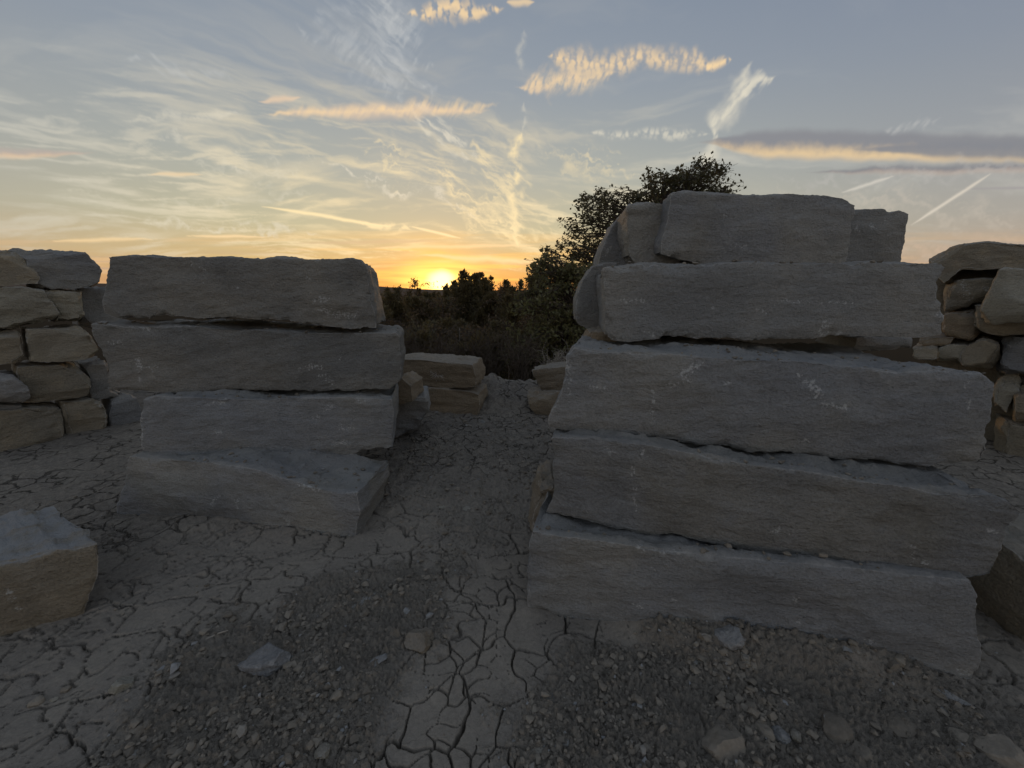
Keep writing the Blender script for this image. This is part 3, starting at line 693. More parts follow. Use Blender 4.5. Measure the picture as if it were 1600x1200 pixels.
stone('stone_block', 'longest block of the left stack, second from the top',
      [(140, 504), (180, 508), (212, 511), (275, 510), (337, 512), (442, 517), (525, 519), (617, 520), (624, 527), (626, 548), (629, 560), (626, 596), (608, 608),
       (546, 610), (442, 609), (358, 611), (254, 613), (163, 613), (165, 580), (158, 553), (148, 530)], (7, 12, 17),
      (-2.9, 2.70), (-1.0, 2.98), .85, .013, 23, 'slate', .032, 1.0, .01, scoops=[(230, 515, 45, 10, .1, .03), (560, 565, 60, 30, .1, .02)],
      scuffs=[(170, 535, 190, 536, 5), (205, 510, 230, 514, 7), (215, 562, 222, 575, 7), (215, 578, 217, 592, 5), (235, 577, 246, 575, 5), (468, 575, 486, 573, 6), (490, 573, 502, 574, 5), (502, 585, 520, 598, 6), (525, 560, 530, 560, 4)], group=GL)
stone('stone_block', 'top block of the left stack with a rounded right shoulder',
      [(170, 402), (204, 399), (283, 400), (358, 401), (383, 403), (442, 403), (483, 407), (525, 405), (550, 403), (562, 406), (572, 418), (576, 440), (582, 475), (587, 512),
       (546, 514), (504, 508), (458, 501), (417, 499), (358, 496), (317, 498), (275, 494), (233, 497), (183, 495), (165, 488), (165, 455), (167, 430)], (9, 13, 23),
      (-2.92, 2.76), (-1.0, 3.00), .75, .013, 24, 'slate', .035, 1.1, .015, topchip=.8, scoops=[(545, 500, 70, 22, .1, .06), (560, 440, 28, 40, .2, .04), (300, 430, 90, 22, .1, .02)],
      scuffs=[(300, 412, 320, 422, 5), (480, 427, 484, 434, 5), (490, 470, 510, 467, 6), (497, 485, 520, 488, 8), (525, 490, 555, 492, 7), (370, 450, 374, 452, 4)], group=GL)

# ------------------------------------------------------------------ old dry-laid walls either side
GW = 'rough stones of the left wall'
WA, WB = np.array([-4.95, 3.47]), np.array([-4.42, 4.27])
wd = (WB - WA) / np.linalg.norm(WB - WA); wnrm = np.array([-wd[1], wd[0]])
def lw(label, poly, corners, seed, mat, off=0.0, **k):
    A = WA + wnrm * off; B = WB + wnrm * off
    kw = dict(depth=.55, cell=.017, chip=.020, rough=1.3, bulge=.0, cuts=6, taper=.08, shrink=1.0, sharp=19); kw.update(k)
    return stone('wall_stone', label, poly, corners, A, B, seed=seed, mat=mat, cat='stone', group=GW, **kw)
lw('brown stone at the very top of the left wall, cut by the picture edge', [(-60, 392), (0, 388), (22, 391), (45, 408), (62, 434), (58, 443), (12, 447), (-60, 446)], (2, 5, 7), 31, 'brown', .02)
lw('grey stone with a split facet on top of the left wall beside the gap', [(20, 391), (70, 390), (133, 394), (150, 403), (160, 424), (157, 442), (145, 449), (72, 454), (50, 450), (48, 425), (42, 405)], (3, 6, 7), 32, 'grey', .05)
lw('pale rough stone in the second course of the left wall', [(-50, 450), (33, 449), (68, 455), (82, 474), (92, 490), (86, 507), (40, 513), (-50, 516)], (2, 5, 7), 33, 'pale', .0, rough=1.8)
lw('small pale stone with a shaded left side in the second course of the left wall', [(72, 457), (100, 456), (131, 457), (137, 498), (130, 504), (90, 507), (92, 490), (80, 473)], (2, 4, 5), 34, 'pale', .05, rough=1.7)
lw('dark stone behind the gap between left wall and left stack', [(125, 450), (168, 449), (195, 500), (195, 515), (130, 512)], (1, 3, 4), 35, 'slate', .35)
lw('squat brown stone in the third course of the left wall at the picture edge', [(-50, 518), (15, 515), (31, 514), (42, 556), (40, 570), (-50, 577)], (2, 4, 5), 36, 'brown', .0)
lw('warm brown stone in the third course of the left wall behind the longest block', [(40, 514), (80, 513), (127, 510), (143, 520), (158, 547), (152, 560), (138, 564), (95, 566), (46, 566)], (3, 6, 8), 37, 'brown', .03, cuts=4)
lw('broad dark brown stone in the fourth course of the left wall', [(26, 573), (60, 570), (127, 569), (142, 583), (142, 614), (133, 621), (55, 630), (30, 628)], (2, 5, 7), 38, 'brown', .05)
lw('blue grey stone jutting out of the left wall at the picture edge', [(-50, 588), (20, 586), (46, 588), (53, 606), (47, 624), (33, 632), (-50, 634)], (2, 5, 6), 39, 'blue', -.10)
lw('dark stone in the lower courses close behind the left end of the longest block', [(128, 566), (168, 562), (172, 612), (188, 618), (140, 626), (142, 590)], (1, 3, 4), 40, 'slate', .22)
lw('large block at the foot of the left wall, nearest the picture edge', [(-50, 646), (50, 638), (97, 637), (104, 655), (104, 681), (65, 690), (15, 702), (-50, 715)], (2, 4, 7), 41, 'brown', -.02, sink=.05)
lw('small block with a shaded left side at the foot of the left wall', [(98, 630), (147, 626), (163, 630), (166, 660), (160, 669), (124, 679), (105, 682), (106, 655)], (2, 4, 6), 42, 'brown', .02, sink=.05)
lw('flat faced grey stone at the foot of the left wall beside the left stack', [(176, 627), (200, 618), (216, 622), (225, 668), (170, 672), (172, 645)], (2, 3, 4), 43, 'grey', .12, sink=.06)
lw('thin dark stone packed under the blue grey stone of the left wall', [(-50, 632), (10, 632), (35, 634), (28, 642), (-50, 650)], (2, 3, 4), 44, 'slate', .04)
stone('stone_block', 'low block with a slaty top and brown side in the left foreground',
      [(-90, 894), (-20, 884), (0, 880), (45, 871), (90, 859), (112, 859), (154, 849), (153, 880), (146, 915), (132, 940), (129, 960),
       (90, 973), (37, 983), (0, 992), (-90, 1015)], (6, 10, 14), g2(0, 990), g2(129, 959), .56, .010, 45, 'capped', .035, .9, .02, sink=.04, skew=-.72, topslope=.0, taper=.05,
      scuffs=[(15, 925, 30, 950, 8)])

GQ = 'rough stones of the right wall'
QA, QB = np.array([4.25, 3.95]), np.array([4.9, 3.2])
qd = (QB - QA) / np.linalg.norm(QB - QA); qn = np.array([-qd[1], qd[0]])
def rw(label, poly, corners, seed, mat, off=0.0, **k):
    A = QA + qn * off; B = QB + qn * off
    kw = dict(depth=.6, cell=.019, chip=.020, rough=1.4, bulge=.0, cuts=6, taper=.08, shrink=1.01, sharp=19); kw.update(k)
    return stone('wall_stone', label, poly, corners, A, B, seed=seed, mat=mat, cat='stone', group=GQ, **kw)
rw('long capping slab on top of the right wall with a sagging underside', [(1448, 402), (1470, 393), (1494, 384), (1542, 377), (1575, 379), (1680, 384), (1690, 428), (1561, 422), (1530, 424), (1505, 422), (1476, 443), (1455, 425)], (5, 6, 10), 51, 'brown', -.02, cuts=1)
rw('lichen blotched brown stone right under the capping slab of the right wall', [(1474, 441), (1505, 437), (1553, 435), (1565, 440), (1560, 475), (1520, 478), (1516, 485), (1474, 489)], (3, 4, 7), 52, 'brown', .05, scuffs=[(1500, 445, 1515, 465, 12), (1540, 450, 1546, 455, 8)])
rw('big pale leaning boulder sticking out of the right wall', [(1566, 419), (1600, 422), (1680, 430), (1680, 512), (1600, 507), (1576, 506), (1545, 507), (1533, 501), (1538, 475), (1550, 450)], (2, 3, 7), 53, 'pale', -.35, bulge=.09, rough=1.0)
rw('upright tan stone in the third course of the right wall', [(1474, 491), (1500, 487), (1523, 485), (1530, 505), (1537, 520), (1512, 536), (1490, 529), (1474, 520)], (2, 5, 7), 54, 'tan', .05, rough=1.6)
rw('dark slab under the leaning boulder of the right wall', [(1522, 477), (1545, 475), (1620, 505), (1640, 520), (1569, 528), (1535, 518), (1520, 508)], (2, 3, 6), 55, 'brown', -.08)
rw('thin tan slab end poking out beside the gap block at the right wall', [(1436, 528), (1475, 523), (1494, 528), (1478, 540), (1438, 540)], (2, 3, 4), 56, 'tan', -.04, bulge=.03)
rw('small brown stone just above the right end of the slanting block', [(1424, 545), (1445, 541), (1466, 541), (1468, 560), (1422, 560)], (2, 3, 4), 57, 'brown', -.10, bulge=.03)
rw('pale split stone in the fourth course of the right wall', [(1464, 540), (1490, 537), (1512, 539), (1510, 560), (1497, 566), (1464, 563)], (2, 4, 5), 58, 'pale', -.02)
rw('wide dark stone in the fourth course of the right wall', [(1510, 537), (1535, 529), (1560, 533), (1562, 560), (1550, 577), (1509, 575), (1498, 560)], (2, 4, 5), 59, 'brown', -.04)
rw('tall stone with a pale left edge in the right wall at the picture edge', [(1563, 537), (1580, 525), (1600, 527), (1680, 530), (1680, 592), (1600, 589), (1562, 586)], (3, 4, 6), 60, 'grey', -.12)
rw('pale tilted stone low in the right wall beside the slanting block', [(1564, 591), (1590, 588), (1592, 612), (1575, 645), (1552, 643), (1553, 615)], (1, 3, 4), 61, 'pale', .02)
rw('dark upright stone low in the right wall at the picture edge', [(1584, 601), (1600, 600), (1680, 600), (1680, 668), (1586, 664)], (2, 3, 4), 62, 'brown', -.08)
rw('block at the foot of the right wall', [(1556, 656), (1600, 668), (1690, 676), (1690, 738), (1600, 722), (1558, 710)], (2, 3, 5), 63, 'brown', -.04, sink=.05)
rw('dark backing stone deep behind the right wall', [(1466, 402), (1540, 396), (1620, 400), (1620, 700), (1540, 690), (1440, 560)], (2, 3, 5), 64, 'brown', .42, depth=.4, cell=.025, shrink=1.0, cuts=0)
# the block lying close to the right end of the right stack, seen from its left side
fr = stone('stone_block', 'dark low block in shadow behind the right end of the right stack',
      [(1470, 800), (1530, 838), (1566, 850), (1610, 880), (1690, 930), (1690, 1075), (1600, 1006), (1570, 980), (1532, 957), (1470, 915)], (4, 5, 9),
      (2.27, 2.2), (2.24, 1.2), .9, .014, 65, 'brown', .04, 1.2, .02, sink=.04)

# ------------------------------------------------------------------ blocks at the far end of the passage
GC = 'blocks at the far end of the passage'
stone('stone_block', 'upper layered tan block at the far left end of the passage',
      [(600, 561), (628, 561), (667, 563), (704, 567), (737, 571), (745, 589), (744, 604), (720, 607), (645, 604), (600, 602)], (4, 6, 9), (-1.4, 4.8), (-.4, 4.62), .6, .014, 71, 'tan', .02, 1.0, .0, strata=.18, group=GC, scuffs=[(675, 585, 690, 590, 6)])
stone('stone_block', 'lower layered tan block on the ground at the far left end of the passage',
      [(600, 604), (645, 605), (693, 607), (731, 611), (748, 616), (750, 636), (745, 650), (720, 650), (677, 648), (600, 648)], (4, 6, 9), (-1.4, 4.78), (-.4, 4.60), .6, .014, 72, 'tan', .02, 1.0, .0, strata=.2, sink=.05, group=GC)
stone('spacer_stone', 'angular tan stone sticking out under the right end of the longest left block',
      [(560, 612), (611, 606), (625, 589), (643, 603), (645, 629), (624, 633), (560, 633)], (3, 4, 6), (-1.5, 3.62), (-.8, 3.55), .4, .012, 73, 'tan', .02, 1.1, .02, cat='stone')
stone('rough_stone', 'jagged dark stone with a pale top on the ground right of the left stack',
      [(600, 632), (645, 621), (664, 623), (672, 644), (651, 668), (633, 674), (600, 684)], (2, 4, 6), (-1.35, 3.75), (-.7, 3.85), .5, .012, 74, 'grey', .03, 1.8, .03, cuts=3, sink=.03, cat='stone')
stone('rough_stone', 'tan stone propped on another at the far right end of the passage',
      [(832, 579), (853, 575), (884, 572), (920, 572), (920, 612), (875, 613), (848, 614), (838, 600)], (3, 4, 6), (.2, 4.7), (.8, 4.6), .45, .013, 75, 'tan', .02, 1.2, .02, strata=.12, cat='stone')
stone('rough_stone', 'rounded tan stone on the ground at the far right end of the passage',
      [(823, 617), (843, 613), (873, 613), (910, 612), (910, 650), (856, 649), (843, 651), (827, 638)], (3, 4, 6), (.2, 4.62), (.8, 4.55), .45, .013, 76, 'tan', .03, 1.4, .04, cuts=2, sink=.04, cat='stone')

# ------------------------------------------------------------------ ground sheet
def build_ground():
    rr = [.25]
    while rr[-1] < 6000:
        r = rr[-1]; k = .06 if r < .8 else .0036 if r < 3.0 else .0052 if r < 4.6 else .010 if r < 7 else .03 if r < 60 else .07
        rr.append(r * (1 + k))
    rr = np.array(rr)
    az = np.concatenate([np.linspace(-1.06, 1.06, 720), np.linspace(1.06, 2 * math.pi - 1.06, 62)[1:-1]])
    R, A = np.meshgrid(rr, az, indexing='ij'); nr, na = R.shape
    x, y = (R * np.sin(A)).ravel(), (R * np.cos(A)).ravel()
    z, rb = height(x, y)
    V = np.concatenate([np.stack([x, y, z], 1), [[0, 0, 0]]])
    idx = np.arange(nr * na).reshape(nr, na); nx = np.roll(idx, -1, 1)
    Q = np.stack([idx[:-1], idx[1:], nx[1:], nx[:-1]], -1).reshape(-1, 4)[:, ::-1]
    T = np.stack([idx[0], nx[0], np.full(na, nr * na)], -1)[:, ::-1]
    me = mesh_np('ground', V, Q=Q, T=T)
    attr(me, 'rubble', np.r_[rb * (1 - .75 * sm(y, 2.0, 2.5)), 0]); attr(me, 'far', np.r_[sm(np.hypot(x, y), 6.2, 11) * (y > 0) + sm(np.hypot(x, y), 60, 300), 0])
    rr_ = np.hypot(x, y); attr(me, 'away', np.r_[sm(rr_, 2.6, 3.6) * sm(rr_, 12, 7), 0])
    return tag(obj('ground', me, M['mud']), kind='structure')
build_ground()

# ------------------------------------------------------------------ rubble
def ico(sub):
    t = (1 + 5 ** .5) / 2
    v = [(-1, t, 0), (1, t, 0), (-1, -t, 0), (1, -t, 0), (0, -1, t), (0, 1, t), (0, -1, -t), (0, 1, -t), (t, 0, -1), (t, 0, 1), (-t, 0, -1), (-t, 0, 1)]
    f = [(0, 11, 5), (0, 5, 1), (0, 1, 7), (0, 7, 10), (0, 10, 11), (1, 5, 9), (5, 11, 4), (11, 10, 2), (10, 7, 6), (7, 1, 8), (3, 9, 4), (3, 4, 2), (3, 2, 6), (3, 6, 8), (3, 8, 9), (4, 9, 5), (2, 4, 11), (6, 2, 10), (8, 6, 7), (9, 8, 1)]
    v = [np.array(q) / np.linalg.norm(q) for q in v]
    for _ in range(sub):
        c = {}; nf = []
        def mid(a, b):
            k = (min(a, b), max(a, b))
            if k not in c: m = v[a] + v[b]; v.append(m / np.linalg.norm(m)); c[k] = len(v) - 1
            return c[k]
        for a, b, d in f:
            p, q, r = mid(a, b), mid(b, d), mid(d, a); nf += [(a, p, r), (b, q, p), (d, r, q), (p, q, r)]
        f = nf
    return np.array(v), np.array(f)
ICO = [ico(k) for k in range(5)]
def rock_np(seed, sub, dims, cuts=7, rough=.10):
    rs = np.random.RandomState(seed); V, F = ICO[sub]; V = V.copy()
    for _ in range(cuts):
        n = rs.normal(size=3); n /= np.linalg.norm(n); d = V @ n; lim = rs.uniform(.45, .85)
        V = V - n * np.maximum(d - lim, 0)[:, None]
    V = V * (1 + rough * fbm(V * 2.2 + seed * 3.7, 4, .6))[:, None]
    return V * np.array(dims) / 2, F
def build_gravel():
    rs = np.random.RandomState(3)
    n = 125000
    r = np.exp(rs.uniform(math.log(.85), math.log(5.5), n)); a = rs.uniform(-1.0, 1.0, n)
    x, y = r * np.sin(a), r * np.cos(a)
    rb = rubble(x, y)
    clump = f2(x * 3, y * 3, 3, .5, 21.0)
    keep = rs.rand(n) < np.clip(rb ** .8 * (.42 + .75 * clump), 0, 1) * .62 + .012 * (r < 4) + .035 * sm(r, 2.2, 3.0)
    x, y = x[keep], y[keep]; rb = rb[keep]
    z, _ = height(x, y)
    n = len(x)
    size = .0035 * np.exp(np.clip(rs.normal(0, .70, n), -1.6, 1.5)) * np.clip(np.hypot(x, y), .9, 3) ** .35 * (.6 + .5 * rb)
    variants = [rock_np(100 + k, 0, (1.3, 1, .8), 3, .15)[0] * np.random.RandomState(k).uniform(.55, 1.25, (12, 1)) for k in range(12)]; F = ICO[0][1]
    nv = len(variants[0]); V = np.empty((n, nv, 3))
    for i in range(n):
        v = variants[i % 12]; t = rs.uniform(0, 6.283); c, s = math.cos(t), math.sin(t); k = size[i] * 2
        V[i, :, 0] = (v[:, 0] * c - v[:, 1] * s) * k + x[i]; V[i, :, 1] = (v[:, 0] * s + v[:, 1] * c) * k + y[i]
        V[i, :, 2] = v[:, 2] * k * rs.uniform(.7, 1.1) + z[i] + k * rs.uniform(-.05, .22)
    # crumbs of mud and stone on the ledges of the stacks
    LV = []
    for pts, dd in LEDGES[:4] + LEDGES[12:15]:
        m = 170; kk = rs.randint(0, len(pts), m); f = fbm(pts[kk] * 4, 2)
        for a in kk[(f > -.25) & (rs.rand(m) < .9)]:
            k = .0042 * math.exp(min(rs.normal(0, .7), 1.3)) * 2; t = rs.uniform(0, 6.283); c, s = math.cos(t), math.sin(t); v = variants[a % 12]
            LV.append(np.stack([(v[:, 0] * c - v[:, 1] * s) * k, (v[:, 0] * s + v[:, 1] * c) * k, v[:, 2] * k], 1) + pts[a] + [rs.uniform(-.01, .01), rs.uniform(-.01, .01), k * .2])
    V = np.concatenate([V, np.array(LV)]); n = len(V)
    T = (F[None] + (np.arange(n) * nv)[:, None, None]).reshape(-1, 3)
    me = mesh_np('gravel', V.reshape(-1, 3), T=T, smooth=False)
    tag(obj('gravel', me, M['clod']), 'crumbled dark mud and stone grit strewn over the ground', 'gravel', kind='stuff')
    return n
NG = build_gravel()

def loose(name, label, px, py, wpx, hpx, seed, mat, rot=0.0, flat=.6, cuts=8, cat='stone', group=None, sub=3, bury=.3):
    """a loose stone lying where the pixel meets the ground; size from its picture width"""
    p = ground(px, py); k = CAMH / -ray(px, py)[2] / FPX
    w = wpx * k; d = hpx * k * 1.15; h = min(w, d) * flat
    V, F = rock_np(seed, sub, (w, d, h), cuts)
    me = mesh_np(name, V, T=F, smooth=False)
    e = np.linalg.norm(V / (np.array([w, d, h]) / 2), axis=1)
    attr(me, 'edge', sm(e, .86, 1.05) * .8); attr(me, 'scuff', np.zeros(len(V)))
    try: me.set_sharp_from_angle(angle=math.radians(28)); me.polygons.foreach_set('use_smooth', np.ones(len(F), bool))
    except Exception: pass
    o = obj(name, me, M[mat]); o.location = (p[0], p[1], hz(p[0], p[1]) + h * (.5 - bury)); o.rotation_euler = (random.uniform(-.15, .15), random.uniform(-.15, .15), rot)
    return tag(o, label, cat, group)
random.seed(5)
LS = [
 ('loose_stone', 'blue grey angular stone the size of a brick in the left rubble', 415, 1036, 78, 48, 'blue', .15, .75, 6),
 ('loose_stone', 'pale round stone at the left edge of the left rubble', 193, 1076, 30, 24, 'pale', .3, .8, 5),
 ('loose_stone', 'knobbly tan lump beside the cracked mud in the middle foreground', 655, 1006, 42, 46, 'tan', -.3, .8, 5),
 ('loose_stone', 'blue grey chip right of the tan lump, upper of two', 592, 1033, 30, 24, 'blue', .6, .4, 8),
 ('loose_stone', 'blue grey chip lower left of the other chip near the tan lump', 581, 1050, 20, 16, 'blue', .2, .4, 8),
 ('loose_stone', 'largest grey stone in front of the lowest right block', 1136, 1020, 42, 36, 'blue', .2, .9, 7),
 ('loose_stone', 'small tan stone leaning on the largest grey stone before the lowest right block', 1129, 1034, 20, 14, 'tan', .2, .9, 6),
 ('loose_stone', 'pale wedge shaped chip left of the grey stone before the lowest right block', 1100, 1040, 28, 16, 'pale', -.5, .6, 9),
 ('loose_stone', 'dark chip touching the pale wedge before the lowest right block', 1084, 1041, 15, 13, 'slate', .4, .7, 7),
 ('loose_stone', 'brown lump right of the grey stone before the lowest right block', 1164, 1045, 24, 22, 'brown', .1, .9, 5),
 ('loose_stone', 'yellow brown stone behind the pale wedge before the lowest right block', 1098, 1016, 22, 17, 'tan', .1, .8, 5),
 ('loose_stone', 'small pale triangular chip at the foot of the lowest right block', 1063, 996, 14, 14, 'pale', .1, 1.0, 9),
 ('stone_sliver', 'long thin slate sliver near the right end of the lowest right block', 1477, 1091, 74, 17, 'blue', -.62, .30, 7),
 ('stone_sliver', 'short flat slate chip beside the long thin sliver', 1481, 1111, 30, 13, 'blue', -.1, .35, 7),
 ('loose_stone', 'blue grey cube like stone in the right rubble', 1219, 1150, 24, 24, 'blue', .4, .8, 6),
 ('loose_stone', 'rounded brown stone right of the blue grey cube in the right rubble', 1244, 1154, 18, 17, 'brown', .2, .8, 4),
 ('loose_stone', 'long dark flat stone at the left edge of the right rubble', 868, 1093, 42, 18, 'slate', .1, .5, 6),
 ('loose_stone', 'pale square chip behind the long dark flat stone', 893, 1084, 14, 13, 'pale', .3, .7, 7),
 ('loose_stone', 'pale kite shaped chip in the left part of the right rubble', 1044, 1103, 24, 17, 'pale', -.5, .5, 9),
 ('loose_stone', 'small round pebble left of the kite shaped chip', 1008, 1107, 12, 12, 'pale', 0, .9, 3),
 ('loose_stone', 'flat grey stone low in the left part of the right rubble', 885, 1160, 24, 16, 'grey', -.3, .5, 6),
 ('loose_stone', 'brown flat clod on cracked mud at the bottom middle', 838, 1180, 28, 18, 'brown', .2, .5, 5),
 ('loose_stone', 'flat pale chip on smooth mud at the far left foreground', 83, 1092, 13, 8, 'pale', .2, .5, 7),
 ('mud_clod', 'dark crumb left of the flat pale chip at the far left foreground', 57, 1097, 20, 15, 'clod', .2, .8, 4),
 ('mud_clod', 'dark crumb right of the flat pale chip at the far left foreground', 103, 1077, 14, 11, 'clod', .2, .8, 4),
 ('stone_sliver', 'slanting slate slab at the upper edge of the left rubble', 572, 940, 62, 20, 'slate', .75, .5, 7),
 ('loose_stone', 'blue grey stone at the lower end of the left rubble near the bottom edge', 438, 1188, 26, 20, 'blue', .4, .6, 7),
 ('loose_stone', 'brown stone right of the lower blue grey stone near the bottom edge', 505, 1174, 26, 22, 'brown', .4, .7, 6),
 ('loose_stone', 'small grey stone alone in the far passage before the tan rocks', 755, 663, 12, 9, 'grey', .1, .8, 5),
 ('loose_stone', 'pale flat stone in the middle of the passage, right one of two', 730, 798, 18, 11, 'pale', .1, .6, 5),
 ('loose_stone', 'pale flat stone in the middle of the passage, left one of two', 694, 793, 20, 8, 'pale', .1, .5, 5),
 ('loose_stone', 'flat grey stone farther up the passage', 748, 752, 18, 8, 'grey', .1, .5, 5),
 ('mud_clod', 'largest brown clod in the right rubble near the bottom edge', 1128, 1166, 66, 52, 'clod', .5, .7, 4),
 ('mud_clod', 'flat topped brown clod in the middle of the right rubble', 1300, 1142, 52, 44, 'clod', .9, .6, 5),
 ('mud_clod', 'rounded clod at the bottom edge below the flat topped clod', 1342, 1178, 34, 28, 'clod', .2, .8, 4),
 ('mud_clod', 'upright clod left of the flat topped clod', 1193, 1144, 20, 30, 'clod', .2, 1.0, 4),
 ('mud_clod', 'big cracked clod in the bottom right corner', 1562, 1178, 60, 50, 'clod', .2, .7, 5),
 ('mud_clod', 'grey brown clod just below the long thin slate sliver', 1408, 1136, 48, 34, 'clod', .3, .5, 5),
 ('mud_clod', 'low clod left of the corner clod in the right rubble', 1500, 1152, 34, 24, 'clod', .3, .6, 5),
 ('mud_clod', 'pale crusted clod under the middle of the lowest right block', 1389, 1058, 36, 18, 'clod', .3, .5, 5),
]
for i, (nm, lb, px, py, w, h, mt, rot, fl, cu) in enumerate(LS):
    loose(nm, lb, px, py, w, h, 300 + i, mt, rot, fl, cu, 'clod' if nm == 'mud_clod' else 'stone')
# many look-alike clods, copies of a few shapes
def clods(n, pl, label, group, seed, smin, smax, ymin=0):
    rs = np.random.RandomState(seed); shapes = []
    for k in range(7):
        V, F = rock_np(500 + k + seed, 2, (1.15, .95, .72), 6, .22)
        me = mesh_np('mud_clod', V, T=F); me.set_sharp_from_angle(angle=math.radians(38)); me.materials.append(M['clod']); shapes.append(me)
    P = np.array(pl); lo, hi = P.min(0), P.max(0); c = 0
    while c < n:
        x, y = rs.uniform(lo[0], hi[0]), rs.uniform(lo[1], hi[1])
        if not poly_mask(np.array([x]), np.array([y]), pl)[0]: continue
        if abs(x / max(y, .1)) > 1.45 or y < ymin: continue
        s = smin + (smax - smin) * rs.rand() ** 2.2
        o = obj('mud_clod', shapes[c % 7]); o.scale = (s * rs.uniform(.8, 1.3), s, s * rs.uniform(.8, 1.1))
        o.rotation_euler = (rs.uniform(-.4, .4), rs.uniform(-.4, .4), rs.uniform(0, 6.28)); o.location = (x, y, hz(x, y) + s * .22)
        tag(o, label, 'clod', group); c += 1
def wp(l): return [tuple(ground(*q)[:2]) for q in l]
clods(110, wp([(150, 1195), (300, 1010), (420, 955), (640, 890), (680, 960), (590, 1075), (570, 1195)]), 'brown clod of dried mud among others in the left foreground rubble', 'clods in the left rubble', 1, .012, .028)
clods(190, wp([(830, 1195), (900, 1050), (1100, 1020), (1300, 1050), (1590, 1130), (1590, 1195)]), 'brown clod of dried mud among others in the right foreground rubble', 'clods in the right rubble', 2, .012, .032)
clods(60, wp([(625, 800), (640, 680), (700, 655), (840, 655), (858, 760), (800, 850), (680, 860)]), 'flat crumb of dried mud on the floor of the passage', 'crumbs on the passage floor', 3, .018, .045)

# ------------------------------------------------------------------ tubes, twigs, leaves
class Tubes:
    def __init__(s): s.V = []; s.Q = []; s.n = 0
    def add(s, pts, rad, k=5):
        pts = np.asarray(pts, float); rad = np.asarray(rad, float)
        d = np.gradient(pts, axis=0); d /= np.maximum(np.linalg.norm(d, axis=1), 1e-9)[:, None]
        ref = np.where(np.abs(d[:, 2:3]) < .9, [[0, 0, 1.]], [[1., 0, 0]])
        a = np.cross(d, ref); a /= np.linalg.norm(a, axis=1)[:, None]; b = np.cross(d, a)
        th = np.linspace(0, 2 * math.pi, k, endpoint=False)
        R = pts[:, None] + rad[:, None, None] * (np.cos(th)[None, :, None] * a[:, None] + np.sin(th)[None, :, None] * b[:, None])
        m = len(pts); idx = s.n + np.arange(m * k).reshape(m, k); nx = np.roll(idx, -1, 1)
        s.V.append(R.reshape(-1, 3)); s.Q.append(np.stack([idx[:-1], nx[:-1], nx[1:], idx[1:]], -1).reshape(-1, 4)); s.n += m * k
    def build(s, name, mat, parent):
        return obj(name, mesh_np(name, np.concatenate(s.V), Q=np.concatenate(s.Q)), mat, parent)
def path(a, b, n, wob, rs, sag=0.0):
    t = np.linspace(0, 1, n)[:, None]; a, b = np.array(a, float), np.array(b, float)
    w = np.cumsum(rs.normal(size=(n, 3)), 0); w -= t * w[-1]
    return a + (b - a) * t + w * wob * np.linalg.norm(b - a) / n + np.array([0, 0, sag]) * (t * (1 - t)) * 4
def leaves(C, size, rs, stretch=1.6, droop=None):
    """one folded four-cornered leaf for each centre"""
    n = len(C); d = rs.normal(size=(n, 3)); d /= np.linalg.norm(d, axis=1)[:, None]
    if droop is not None: d = d * (1 - .6) + droop * .6; d /= np.linalg.norm(d, axis=1)[:, None]
    e = np.cross(d, rs.normal(size=(n, 3))); e /= np.maximum(np.linalg.norm(e, axis=1), 1e-6)[:, None]; f = np.cross(d, e)
    s = size * rs.uniform(.6, 1.3, n)[:, None]
    V = np.stack([C - d * s * stretch / 2, C + e * s * .42 + f * s * .12, C + d * s * stretch / 2, C - e * s * .42 + f * s * .12], 1).reshape(-1, 3)
    return V, np.arange(n * 4).reshape(n, 4)
def tree(name, label, cat, base, forks, clusters, leafn, leafsize, mat, seed, trunk=.09, group=None, twigs=10, bark='bark'):
    """clusters: (x, y, z, radius) of leafy sprays; every one hangs on its own limb"""
    rs = np.random.RandomState(seed); base = np.array(base, float)
    root = obj(name, None, loc=base); tag(root, label, cat, group)
    tb = Tubes(); fk = [np.array(f) - base for f in forks]
    spine = np.concatenate([path(a, b, 6, .25, rs)[:-1] for a, b in zip([np.zeros(3)] + fk[:-1], fk)] + [[fk[-1]]])
    hh = np.linspace(0, 1, len(spine)); tb.add(spine, trunk * (1 - .75 * hh), 9)
    pts = []
    for (cx, cy, cz, cr) in clusters:
        c = np.array([cx, cy, cz]) - base
        d = np.linalg.norm(spine - c, axis=1) + np.maximum(spine[:, 2] - c[2] + .25, 0) * 2; j = int(np.argmin(d))
        q = path(spine[j], c, 7, .35, rs, .1); tb.add(q, np.linspace(trunk * (1 - .75 * hh[j]) * .40, .005, 7), 5)
        m = int(leafn * (cr / .4) ** 2)
        for _ in range(twigs):
            v = rs.normal(size=3); v /= np.linalg.norm(v); tip = c + v * cr * rs.uniform(.55, 1.0) * [1, 1, .8]
            tp = path(q[rs.randint(3, 7)], tip, 5, .4, rs); tb.add(tp, np.linspace(.0045, .002, 5), 3)
            mm = max(2, m // twigs); t = rs.rand(mm) ** .6
            k = np.minimum((t * 4).astype(int), 3); f = (t * 4 - k)[:, None]
            pts.append(tp[k] * (1 - f) + tp[k + 1] * f + rs.normal(size=(mm, 3)) * cr * .17)
    tb.build('trunk', M[bark], root)
    C = np.concatenate(pts); V, Q = leaves(C, leafsize, rs)
    obj('crown', mesh_np('crown', V, Q=Q, smooth=False), M[mat], root)
    return root
def fill(rs, poly, n, Y, dY, r):
    P = np.array(poly, float); lo, hi = P.min(0), P.max(0); out = []
    while len(out) < n:
        q = rs.uniform(lo, hi)
        if poly_mask(q[:1], q[1:], poly)[0]: out.append((*at(q[0], q[1], Y + rs.uniform(-dY, dY)), r * rs.uniform(.7, 1.3)))
    return out
